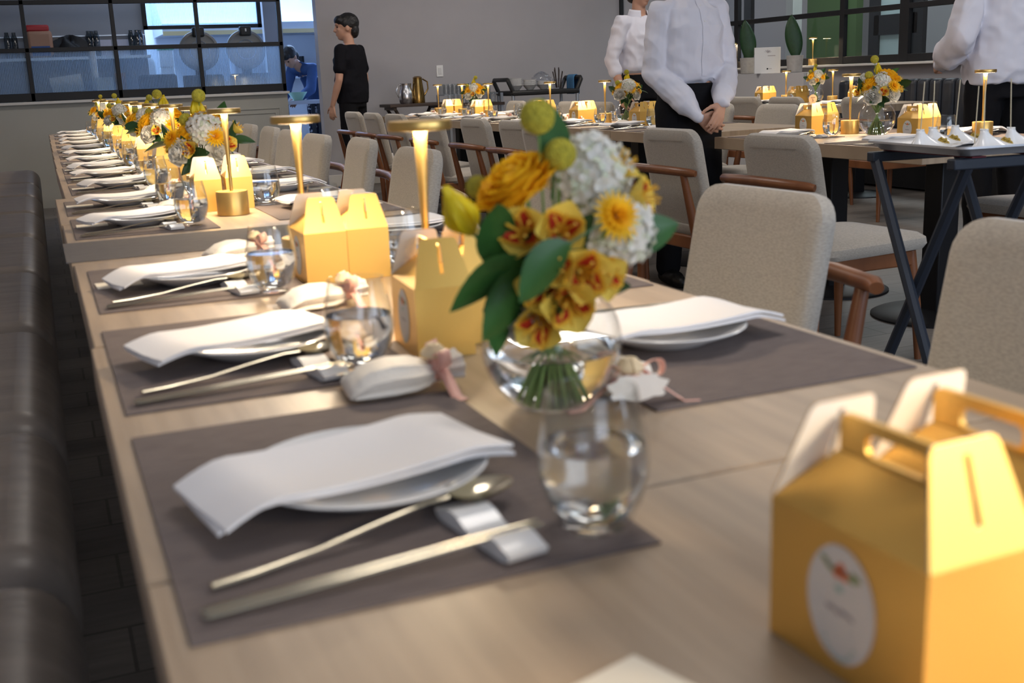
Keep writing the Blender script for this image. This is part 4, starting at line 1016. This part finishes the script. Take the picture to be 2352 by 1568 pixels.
# ------------------------------------------------------------------ kitchen: counter behind the screen, cookers, shelf clutter
kc = thing('kitchen_counter', 'steel counter running behind the glazed kitchen screen', 'counter', (.76, 11.75, 0))
MB().box((0, 0, .90), (3.2, .75, .04)).build('worktop', STAINL, kc); MB().box((0, .1, .45), (3.1, .5, .86)).build('body', STAINL, kc)
CZ = .921
LIDM = mat('lid_steel', (.30, .29, .27), .5, metal=.6)
def cooker(x, wh):
    t = thing('rice_cooker', f'big commercial rice cooker with open round lid, {wh}', 'rice cooker', (x, 11.75, CZ), 0, 'rice cookers behind the screen')
    MB().lathe([(.20, 0), (.21, .02), (.21, .26), (.20, .28), (.18, .28)], 36).build('body', BLKPL, t)
    MB().box((0, -.215, .12), (.16, .03, .1)).build('control_panel', BLKPL, t, bevel=.006)
    MB().box((0, -.232, .13), (.07, .002, .012)).build('display', mat('red_digits', (.3, .02, .02), .5, emit=(1, .06, .03), es=.6), t)
    # lid standing open at the back
    M = Matrix.Translation((0, .10, .53)) @ Matrix.Rotation(PI/2-.12, 4, 'X')
    l = MB().lathe([(.205, -.012), (.21, 0), (.205, .02), (.18, .03), (.165, .018), (.0, .022)], 40, M=M).build('lid', LIDM, t)
    MB().tube([(.06*math.cos(a), .0, .0) if 0 else (.10*math.cos(a*PI/10), .072, .53+.10*math.sin(a*PI/10)) for a in range(21)], .006, 6).build('lid_ring', STAINL, l)
    MB().box((0, .06, .72), (.12, .09, .10)).build('lid_handle', BLKPL, l, bevel=.015); MB().box((0, .013, .73), (.014, .004, .03)).build('latch', WHITEP, l)
    MB().box((0, .18, .30), (.1, .06, .16)).build('hinge', BLKPL, t)
cooker(1.64, 'left of the two'); cooker(2.13, 'right of the two')
def simple(nm, mb, m_, loc, lab, cat, group=None, rz=0, **k):
    o = mb.build(nm, m_, loc=loc, **k); o.rotation_euler = (0, 0, rz); return tag(o, lab, cat, group)
simple('paper_box', MB().box((0, 0, .11), (.30, .05, .16), M=Matrix.Rotation(-.12, 4, 'Y')), NAPK, (.30, 11.62, CZ+.13), 'white sheet of card lying tilted behind the ribbed glass', 'card')
simple('paper_tube', MB().lathe([(.035, 0), (.035, .38)], 20), NAPK, (.56, 11.6, CZ+.17), 'white paper roll standing behind the ribbed glass', 'paper roll')
simple('white_carton', MB().box((0, 0, .075), (.16, .12, .15)), NAPK, (.64, 11.5, CZ+.14), 'small white carton behind the ribbed glass', 'carton')
simple('kraft_carton', MB().box((0, 0, .10), (.10, .12, .2)), BROWNP, (.80, 11.6, CZ+.13), 'brown carton by the frame post behind the ribbed glass', 'carton')
simple('counter_shelf', MB().box((0, 0, .065), (1.0, .26, .125)), BLKPL, (.36, 11.58, CZ), 'low dark shelf unit behind the ribbed glass', 'shelf unit')
simple('counter_appliance', MB().box((0, 0, .15), (.36, .3, .30)), BLKPL, (1.16, 11.6, CZ), 'dark counter appliance behind the third ribbed pane', 'appliance', bevel=.03)
ms_tin = MB().lathe([(.032, 0), (.034, .09)], 18, cap=(True, False)).mesh('cup', SILVER)
for i in range(3): top('cup', ms_tin, (-.13+.10*i, 11.42, CZ+.0), 0, f'steel cup behind the ribbed glass, {["left", "middle", "right"][i]} of three', 'cup', 'steel cups behind the screen')
lamp((1.92, 11.44, CZ), 0, 'slim gold lamp standing on the kitchen counter behind ribbed glass', 'gold lamp in the kitchen')
# things on the shelf of the pass wall
SZ = T+.7055; SY = PY-.2
rb = thing('snack_bag', 'red and brown bag standing on the kitchen shelf', 'bag', (.10, SY, SZ)); rb.scale = (1.15, 1.3, 1.42)
MB().box((0, 0, .10), (.22, .1, .2)).build('pack', BROWNP, rb, bevel=.03, seg=3); MB().box((-.01, -.002, .215), (.20, .08, .05)).build('red_top', REDBAG, rb, bevel=.015); MB().box((0, -.052, .05), (.16, .006, .07)).build('blue_band', BLUESH, rb)
def fcloth(u, v):
    a = 2*PI*u; b2 = PI/2*v; r = 1+.18*math.sin(4*a+5*v); return (.22*r*math.cos(b2)*math.cos(a), .09*r*math.cos(b2)*math.sin(a), .20*math.sin(b2)*r)
simple('cloth_bundle', MB().grid(fcloth, 26, 10), BLKPL, (.40, SY, SZ), 'black bundle of cloth on the kitchen shelf beside the red bag', 'cloth')
for i, (x, wd) in enumerate([(.72, .21), (.93, .16)]): simple('notice_paper', MB().box((0, 0, 0), (wd, .003, .19)), mat('notice_white', (.55, .54, .62), .7), (x, PY-.064, T+.79), f'sheet of notices taped to the pass wall, {"left" if i == 0 else "right"} one', 'paper', 'notices on the pass wall')
ms_jar = MB().lathe([(.03, 0), (.033, .02), (.033, .21), (.02, .245), (.02, .27)], 16).mesh('bottle', thin_glass('dark_glass', (.42, .45, .46), 2))
for i, x in enumerate([-.22, -.15, .59, .63, .67, 1.03, 1.09, 1.13]): top('bottle', ms_jar, (x, SY+.03*(i % 2), SZ), 0, f'dark glass bottle on the kitchen shelf, {nth(i) if i else "first"} from the left', 'bottle', 'bottles on the kitchen shelf')
# bright kitchen beyond: counter in the opening, tubs
simple('back_counter', MB().box((0, 0, .5), (2.4, .5, 1.0)), STAINL, (1.6, 13.35, 0), 'steel work counter seen through the bright kitchen opening', 'counter')
tb = thing('storage_tub', 'white storage tub with green lid in the kitchen opening', 'tub', (1.45, 13.3, 1.0))
MB().box((0, 0, .42), (.16, .14, .20)).build('tub', WHITEP, tb, bevel=.015); MB().box((0, 0, .53), (.18, .16, .03)).build('lid', GREENP, tb, bevel=.006); MB().box((0, 0, .16), (.16, .14, .32)).build('lower_tub', WHITEP, tb, bevel=.015)
simple('white_jug', MB().lathe([(.07, 0), (.08, .02), (.08, .38), (.05, .44)], 20), WHITEP, (1.24, 13.3, 1.0), 'white plastic jug by the left edge of the kitchen opening', 'jug')
simple('stock_pot', MB().lathe([(.12, 0), (.12, .4)], 24), STAINL, (2.3, 13.35, 1.0), 'steel stock pot in the kitchen opening behind the cookers', 'pot')
# range hood, shelf and pipes seen through the doorway
hd = thing('range_hood', 'long stainless range hood above the kitchen stove', 'range hood', (2.9, 14.3, 0))
b = MB(); b.add([(-1.4, -.45, T+.98), (1.1, -.45, T+.98), (1.1, .7, T+.98), (-1.4, .7, T+.98), (-1.4, -.45, T+1.10), (1.1, -.45, T+1.10), (1.1, .3, T+1.5), (-1.4, .3, T+1.5), (1.1, .7, T+1.5), (-1.4, .7, T+1.5)], [(0, 1, 2, 3), (0, 4, 5, 1), (4, 7, 6, 5), (7, 9, 8, 6), (1, 5, 6, 8, 2), (0, 3, 9, 7, 4)], 0, False); b.build('canopy', STAINL, hd)
MB().box((-.15, -.46, T+.985), (2.5, .02, .05)).build('lip', mat('brass_lip', (.45, .36, .2), .4, metal=.7), hd)
sh = thing('wall_shelf', 'long steel shelf on the far kitchen wall', 'shelf', (3.1, 14.9, T+.42)); MB().box((0, -.02, 0), (1.6, .32, .03)).build('board', STAINL, sh)
for x in (-.7, .0, .7): MB().box((x, .06, -.09), (.02, .16, .15)).build('bracket', STAINL, sh)
for i, (x, h_, m_) in enumerate([(2.98, .16, BROWNP), (3.18, .2, STAINL), (3.36, .26, BLKPL), (3.5, .16, STAINL)]): simple('canister', MB().lathe([(.065, 0), (.065, h_)], 18), m_, (x, 14.86, T+.436), f'kitchen canister on the steel shelf, {nth(i) if i else "first"} from the left', 'canister', 'canisters on the kitchen shelf')
pp = thing('conduit_pipe', 'grey conduit with junction box below the kitchen ceiling', 'pipe', (3.2, 14.95, T+1.62))
MB().tube([(-1.2, 0, 0), (.9, 0, 0)], .02, 8).build('pipe', STAINL, pp); MB().box((.18, -.03, .02), (.14, .08, .16)).build('junction_box', STAINL, pp, bevel=.01)
MB().tube([(.18, 0, .1), (.16, 0, .5)], .012, 6).build('riser', STAINL, pp)
wt = thing('prep_table', 'dark blue framed prep table where the cook works', 'table', (2.66, 12.1, 0))
MB().box((0, 0, .87), (.55, .40, .04)).build('worktop', STAINL, wt)
for x in (-.24, .24):
    for y in (-.16, .16): MB().box((x, y, .425), (.04, .04, .85)).build('leg', NAVY, wt)
simple('mixing_bowl', MB().lathe([(.05, 0), (.11, .09), (.105, .09), (.04, .01)], 24), mat('mint_bowl', (.35, .62, .5), .4), (2.70, 12.1, .891), 'pale green mixing bowl on the prep table before the cook', 'bowl')

# ------------------------------------------------------------------ people (local: facing -y, person's left is +x, feet on z=0)
def V3(*a): return Vector(a)
def cap_(mb, p0, p1, r0_, r1_, n=14, fl=1.0):
    p0, p1 = Vector(p0), Vector(p1); d = (p1-p0).normalized(); pts = []; rs = []
    for k in range(4): a = PI/2*(k+.35)/4.35; pts.append(p0-d*r0_*math.cos(a)); rs.append(r0_*math.sin(a))
    for k in range(5): f = k/4; pts.append(p0.lerp(p1, f)); rs.append(r0_+(r1_-r0_)*f)
    for k in range(4): a = PI/2*(k+1)/4.6; pts.append(p1+d*r1_*math.sin(a)); rs.append(r1_*math.cos(a))
    mb.tube(pts, rs, n, flat=fl)
def loft(mb, secs, n=26, e=.85):
    V = []; F = []
    for (c, rx, ry, pt) in secs:
        for i in range(n):
            a = 2*PI*i/n; ca, sa = math.cos(a), math.sin(a)
            x = rx*math.copysign(abs(ca)**e, ca); y = ry*math.copysign(abs(sa)**e, sa)
            V.append((c[0]+x, c[1]+y*math.cos(pt), c[2]+y*math.sin(pt)))
    for k in range(len(secs)-1):
        for i in range(n): F.append((k*n+i, k*n+(i+1) % n, (k+1)*n+(i+1) % n, (k+1)*n+i))
    F += [tuple(range(n-1, -1, -1)), tuple((len(secs)-1)*n+i for i in range(n))]
    mb.add(V, F)
def organic(name, mb, m_, parent, voxel=.008, smooth=6, disp=0.0, seed=0, dsc=9.0):
    me = mb.mesh(name, m_); o = bpy.data.objects.new(name, me); COL.objects.link(o)
    q = o.modifiers.new('r', 'REMESH'); q.mode = 'VOXEL'; q.voxel_size = voxel; q.use_smooth_shade = True
    q = o.modifiers.new('s', 'SMOOTH'); q.factor = .5; q.iterations = smooth
    bpy.context.view_layer.update()
    me2 = bpy.data.meshes.new_from_object(o.evaluated_get(bpy.context.evaluated_depsgraph_get()))
    o.modifiers.clear(); o.data = me2; me2.name = name
    if not me2.materials: me2.materials.append(m_)
    if disp:                                                 # soft folds in the cloth
        nn = [v.normal.copy() for v in me2.vertices]
        for v, nv in zip(me2.vertices, nn):
            p = v.co; k = .5-1.9*abs(noise.noise(Vector((p.x*dsc+seed, p.y*dsc, p.z*dsc*.75+p.x*5)))) + .45*noise.noise(Vector((p.x*dsc*2.1, p.y*dsc*2.1+seed, p.z*dsc*2.8)))
            v.co = p+nv*disp*k
    me2.polygons.foreach_set('use_smooth', [True]*len(me2.polygons))
    o.parent = parent; return o
def hand(mb, wrist, d, nrm, thumb, curl=.35, s=1.0, spread=.05):
    """wrist point, direction of the hand, palm normal (fingers curl that way), thumb side"""
    w_, d, nrm = Vector(wrist), Vector(d).normalized(), Vector(nrm).normalized(); side = Vector(thumb); side = (side-d*side.dot(d)).normalized(); nrm = (nrm-d*nrm.dot(d)); nrm = (nrm-side*nrm.dot(side)).normalized()
    for k in range(4):
        q = w_+side*(.026-.0175*k)*s
        cap_(mb, w_+side*(.012-.008*k)*s+d*.005, q+d*(.078-.004*abs(k-1.2))*s, .0125*s, .0100*s, 10)
    for k, L in enumerate((.072, .080, .075, .058)):
        p = w_+side*(.028-.0190*k)*s+d*(.080-.004*abs(k-1.2))*s; a = curl*(.55+.12*k); sg = spread*(1.5-k)
        for j, (f, r_) in enumerate(((.45, .0090), (.30, .0082), (.25, .0074))):
            e = (d*math.cos(a)+nrm*math.sin(a)+side*sg).normalized(); p2 = p+e*L*f*s; cap_(mb, p, p2, r_*s, r_*.93*s, 9); p = p2; a += curl*(.9+.1*k)
    p = w_+side*.022*s+d*.022*s
    for j, (L, r_) in enumerate(((.038, .0125), (.032, .0098), (.024, .0085))):
        e = (d*(.62+.12*j)+side*(.75-.22*j)+nrm*(.35+.1*j)).normalized(); p2 = p+e*L*s; cap_(mb, p, p2, r_*s, r_*.9*s, 9); p = p2
def head(mb, c, yaw=0, pitch=0, s=1.0):
    M = Matrix.Translation(c) @ Matrix.Rotation(yaw, 4, 'Z') @ Matrix.Rotation(pitch, 4, 'X') @ Matrix.Scale(s, 4)
    mb.ell((0, .012, .025), (.074, .094, .092), 20, 14, M=M); mb.ell((0, -.022, -.030), (.060, .066, .078), 18, 12, M=M); mb.ell((0, -.045, -.082), (.032, .034, .026), 12, 8, M=M)
    mb.ell((0, -.078, .032), (.050, .020, .016), 12, 8, M=M)
    mb.tube([M @ V3(0, -.084, .020), M @ V3(0, -.100, -.012), M @ V3(0, -.106, -.024), M @ V3(0, -.088, -.034)], [.007, .010, .0135, .010], 10)
    for s_ in (-1, 1):
        mb.ell((s_*.012, -.092, -.027), (.008, .009, .007), 8, 6, M=M); mb.ell((s_*.074, .012, -.005), (.011, .020, .030), 10, 8, M=M); mb.ell((s_*.036, -.066, -.015), (.020, .016, .016), 10, 8, M=M)
    mb.ell((0, -.082, -.054), (.022, .012, .006), 12, 6, M=M); mb.ell((0, -.080, -.064), (.019, .012, .006), 12, 6, M=M)
    return M
def limb(mb, pts, rs):
    for a, b_, r0_, r1_ in zip(pts[:-1], pts[1:], rs[:-1], rs[1:]): cap_(mb, a, b_, r0_, r1_)
def person(label, loc, rz, J, hs=1.0, skin=SKIN, top_m=SHIRT, leg_m=BLKTROU, sleeve='long', voxel=.0075, head_yaw=0, head_pitch=0, hair='short', loose=1.0, bend=0, hands=((.3, .3)), hem=.90, extra=None, disp=.004):
    t = thing('person', label, 'person', loc, rz)
    hip, waist, chest, neck, hc = [Vector(J[k]) for k in ('hip', 'waist', 'chest', 'neck', 'head')]
    b = MB()
    ptc = lambda k: J.get('pt', {}).get(k, 0)
    def torso(mb, g, z0=True):
        loft(mb, [(hip+V3(0, 0, -.06), .145+g, .095+g, ptc('hip')), (hip+V3(0, 0, .03), .150+g, .105+g, ptc('hip')), (waist, J.get('wx', .130)+g, .095+g, ptc('waist')), (waist.lerp(chest, .55), .145+g, .108+g, ptc('chest')), (chest, J.get('cx', .158)+g, .112+g, ptc('chest')), (chest.lerp(neck, .55), .135+g, .085+g, ptc('chest')), (chest.lerp(neck, .85), .075+g, .062+g, ptc('neck'))])
    torso(b, 0)
    cap_(b, chest.lerp(neck, .6), neck.lerp(hc, .45), .056, .050)
    M = head(b, hc, head_yaw, head_pitch, hs)
    for s_, k in ((-1, 'R'), (1, 'L')):
        sh_, el, wr = Vector(J['sh'+k]), Vector(J['el'+k]), Vector(J['wr'+k])
        cap_(b, chest.lerp(neck, .35)+V3(s_*.07, 0, 0), sh_, .055, .052)
        limb(b, [sh_, sh_.lerp(el, .4), el], [.048, .045, .036]); limb(b, [el, el.lerp(wr, .35), wr], [.036, .037, .024])
        hd_ = J['hand'+k]; hand(b, wr, hd_[0], hd_[1], hd_[2], hd_[3])
        hp, kn, an = Vector(J['hp'+k]), Vector(J['kn'+k]), Vector(J['an'+k])
        limb(b, [hp, kn], [.085, .055]); limb(b, [kn, kn.lerp(an, .35), an], [.052, .054, .034])
        cap_(b, an+V3(0, .03, -.045), an+V3(s_*.015, -.14, -.062), .032, .022)
    organic('body', b, skin, t, voxel, 3)
    # shirt with sleeves
    b = MB(); g = .016*loose
    tuck = [(waist+V3(0, 0, -.09), .128, .088, 0), (waist+V3(0, 0, -.052), J.get('wx', .130)+.004, .092, 0), (waist+V3(0, 0, -.030), J.get('wx', .130)+.014+g, .10+g, 0)]
    secs = (tuck if hem > .97 else [(hip+V3(0, 0, hem-.93), .158+g, .112+g, ptc('hip')), (hip+V3(0, 0, .04), .160+g*1.5, .116+g*1.5, ptc('hip'))]) + [(waist, J.get('wx', .130)+.014+g*1.6, .10+g*1.6, ptc('waist')), (waist.lerp(chest, .55), .148+g*1.3, .114+g*1.2, ptc('chest')), (chest, J.get('cx', .158)+g, .116+g, ptc('chest')), (chest.lerp(neck, .55), .138+g, .088+g, ptc('chest')), (chest.lerp(neck, .84), .076, .068, ptc('neck'))]
    loft(b, secs)
    for s_, k in ((-1, 'R'), (1, 'L')):
        sh_, el, wr = Vector(J['sh'+k]), Vector(J['el'+k]), Vector(J['wr'+k])
        cap_(b, chest.lerp(neck, .45)+V3(s_*.06, 0, 0), sh_, .062, .062)
        if sleeve == 'short': limb(b, [sh_, sh_.lerp(el, .62)], [.062, .064])
        elif sleeve == 'rolled':
            limb(b, [sh_, el, el.lerp(wr, .25)], [.060, .054, .050]); cap_(b, el.lerp(wr, .26), el.lerp(wr, .36), .050, .049)
        else:
            limb(b, [sh_, sh_.lerp(el, .5), el], [.060, .060*loose**.5, .058*loose**.5]); limb(b, [el, el.lerp(wr, .6), el.lerp(wr, .80), el.lerp(wr, .98)], [.058*loose**.5, .052*loose, .044*loose**.5, .038])
    sh = organic('shirt', b, top_m, t, voxel, 5, disp, seed=hash(label) % 1 + loc[0])
    # trousers and shoes
    b = MB(); loft(b, [(hip+V3(0, 0, -.10), .158, .112, ptc('hip')), (hip+V3(0, 0, .03), .158, .112, ptc('hip')), (hip.lerp(waist, .62), .146, .106, ptc('waist'))])
    for s_, k in ((-1, 'R'), (1, 'L')):
        hp, kn, an = Vector(J['hp'+k]), Vector(J['kn'+k]), Vector(J['an'+k]); limb(b, [hp, kn, an+V3(0, .01, .0)], [.098, .076, .062])
    organic('trousers', b, leg_m, t, .009, 5, .004, seed=loc[1])
    for s_, k in ((-1, 'R'), (1, 'L')):
        an = Vector(J['an'+k]); b = MB(); cap_(b, an+V3(0, .035, -.042), an+V3(s_*.015, -.10, -.045), .044, .040); cap_(b, an+V3(s_*.012, -.08, -.05), an+V3(s_*.02, -.165, -.055), .040, .030)
        o = organic('shoe', b, SHOE, t, .008, 4)
    # hair and eyes
    b = MB()
    if hair == 'short':
        b.ell((0, .022, .042), (.082, .098, .088), 20, 14, M=M); b.ell((0, -.046, .062), (.072, .056, .046), 14, 10, M=M); b.ell((0, .070, -.020), (.066, .046, .072), 14, 10, M=M)
        for s_ in (-1, 1): b.ell((s_*.067, .012, .035), (.018, .045, .040), 10, 8, M=M)
    else:
        b.ell((0, .020, .040), (.082, .100, .092), 20, 14, M=M); b.ell((0, .09, -.02), (.06, .04, .07), 14, 10, M=M); b.ell((0, .13, .02), (.035, .035, .035), 12, 8, M=M); b.ell((0, -.045, .085), (.062, .045, .036), 14, 10, M=M)
    organic('hair', b, HAIR, t, .006, 4, .003, dsc=40)
    for s_ in (-1, 1): MB().ell((s_*.031, -.0765, .006), (.0125, .008, .0065), 12, 8, M=M).build('eye', EYE, t)
    if extra: extra(t, sh, J)
    return t
def standing(h=1.70, **kw):
    s = h/1.70; J = dict(hip=(0, 0, .93), waist=(0, 0, 1.07), chest=(0, .0, 1.29), neck=(0, .012, 1.455), head=(0, -.012, 1.605),
        shL=(.175, .005, 1.375), shR=(-.175, .005, 1.375), elL=(.225, .03, 1.10), elR=(-.225, .03, 1.10), wrL=(.235, -.03, .875), wrR=(-.235, -.03, .875),
        hpL=(.085, 0, .90), hpR=(-.085, 0, .90), knL=(.10, -.01, .49), knR=(-.10, -.01, .49), anL=(.105, .025, .085), anR=(-.105, .025, .085))
    J.update({k: v for k, v in kw.items() if k not in ('handL', 'handR', 'pt', 'wx', 'cx')})
    J = {k: tuple(c*s for c in v) for k, v in J.items()}
    J['handL'] = kw.get('handL', ((0, -.12, -1), (-1, 0, 0), (0, -1, 0), .35)); J['handR'] = kw.get('handR', ((0, -.12, -1), (1, 0, 0), (0, -1, 0), .35))
    for k in ('pt', 'wx', 'cx'):
        if k in kw: J[k] = kw[k]
    return J
def collar(t, J, m_=SHIRT, open_=.5):
    n = Vector(J['chest']).lerp(Vector(J['neck']), .86); b = MB(); k = 26
    def fn(u, v):
        a = -PI/2+open_+u*(2*PI-2*open_); r = .064+.016*v; z = .030*(1-v)-.012*v-.010*(1+math.cos(a+PI/2))*v*1.5
        return (n.x+r*math.cos(a)*1.06, n.y+r*math.sin(a)*.98-.004, n.z+z+.014-.010*math.cos(a+PI/2))
    b.grid(fn, k, 4); b.build('collar', m_, t, solid=.003, flip=0)
def waitress_extra(t, sh, J):
    collar(t, J)
    bpy.context.view_layer.update()
    for z in (1.36, 1.285, 1.205, 1.13):
        hit, p, n_, i_ = sh.ray_cast(V3(.012, -.6, z), V3(0, 1, 0))
        if hit: MB().lathe([(.0055, 0), (.006, .001), (.0055, .0022), (.0, .0022)], 14, M=Matrix.Translation(p-V3(0, .0, 0)) @ n_.to_track_quat('Z', 'Y').to_matrix().to_4x4()).build('button', WHITEP, t)
    def fp(u, v):                                            # button placket
        z = 1.03+.36*v; h_, p, n_, i_ = sh.ray_cast(V3(.012+(u-.5)*.034, -.6, z), V3(0, 1, 0)); return (p.x, p.y-.0025, p.z) if h_ else (.012+(u-.5)*.034, -.1, z)
    MB().grid(fp, 2, 24).build('placket', SHIRT, t)
    b = MB(); loft(b, [(Vector(J['waist'])+V3(0, 0, -.095), .158, .118, 0), (Vector(J['waist'])+V3(0, 0, -.048), .149, .110, 0)]); b.build('waistband', BLKTROU, t)
    b = MB()                                                 # long black apron skirt
    def fa(u, v):
        a = 2*PI*u; r = 1+.05*v+.02*math.sin(9*a)*v; return (.160*r*math.cos(a), .122*r*math.sin(a), .995-.50*v)
    b.grid(fa, 36, 10); b.build('apron', BLKTROU, t, solid=.004, flip=0)
JW = standing(1.66, shL=(.158, .0, 1.37), shR=(-.158, .0, 1.37), elR=(-.192, .0, 1.075), wrR=(-.065, -.205, .862), elL=(.205, -.01, 1.085), wrL=(.050, -.235, .925),
              handR=((.80, -.10, -.58), (-.25, .55, -.75), (.45, -.45, .75), .30), handL=((-.42, -.22, -.88), (-.25, .85, -.05), (-.85, -.15, .40), .32), wx=.128, cx=.142)
person('waitress in loose white shirt and black skirt standing with hands clasped between the tables', (2.953, 4.225, 0), -.02, JW, hair='bun', loose=1.22, voxel=.0052, hem=1.02, extra=waitress_extra, disp=.011)
JM = standing(1.69, cx=.190, wx=.168, head=(0, -.02, 1.592), elL=(.235, .0, 1.10), wrL=(.225, -.10, .86))
person('person in black t-shirt and trousers standing in profile by the kitchen doorway', (2.86, 10.32, 0), -2.35, JM, top_m=BLKSHIRT, sleeve='short', head_yaw=.55, hem=.87, loose=1.25, hs=1.10, disp=.006)
JB = standing(1.74, shR=(-.185, 0, 1.38), elR=(-.25, .04, 1.12), wrR=(-.24, -.05, .90))
person('waiter with rolled up white sleeves standing behind the waitress at the back wall side', (4.22, 6.98, 0), .3, JB, sleeve='rolled', hem=.985, extra=lambda t, sh, J: collar(t, J), head_pitch=.1, disp=.010)
JR = standing(1.76, elL=(.265, .05, 1.12), wrL=(.215, -.17, 1.0), handL=((-.2, -1, -.1), (-.9, 0, -.3), (0, 0, 1), .6), elR=(-.25, .03, 1.12))
person('waiter seen from behind in untucked white shirt at the right edge behind the tray', (4.45, 3.70, 0), PI-.15, JR, loose=1.5, hem=.90, extra=lambda t, sh, J: collar(t, J), disp=.011)
JC = standing(1.66, hip=(0, .02, .93), waist=(0, -.04, 1.06), chest=(0, -.21, 1.23), neck=(0, -.34, 1.32), head=(0, -.44, 1.40), shL=(.17, -.25, 1.27), shR=(-.17, -.25, 1.27), elL=(.20, -.34, 1.03), elR=(-.20, -.34, 1.03), wrL=(.12, -.46, .93), wrR=(-.12, -.46, .93),
              handL=((-.1, -.7, -.4), (-.4, .2, -.6), (-.6, -.4, .3), .4), handR=((.1, -.7, -.4), (.4, .2, -.6), (.6, -.4, .3), .4), pt=dict(waist=-.35, chest=-.85, neck=-.9))
person('cook in blue shirt and navy printed trousers bending over the prep table in the kitchen', (3.08, 12.66, 0), -1.0, JC, top_m=BLUESH, leg_m=PRINTP, sleeve='long', head_pitch=.75, hem=.86)
for o in list(scene.objects):                                # nothing keeps a stray empty property
    if o.type == 'LIGHT' and o.parent is None: o['kind'] = 'helper'
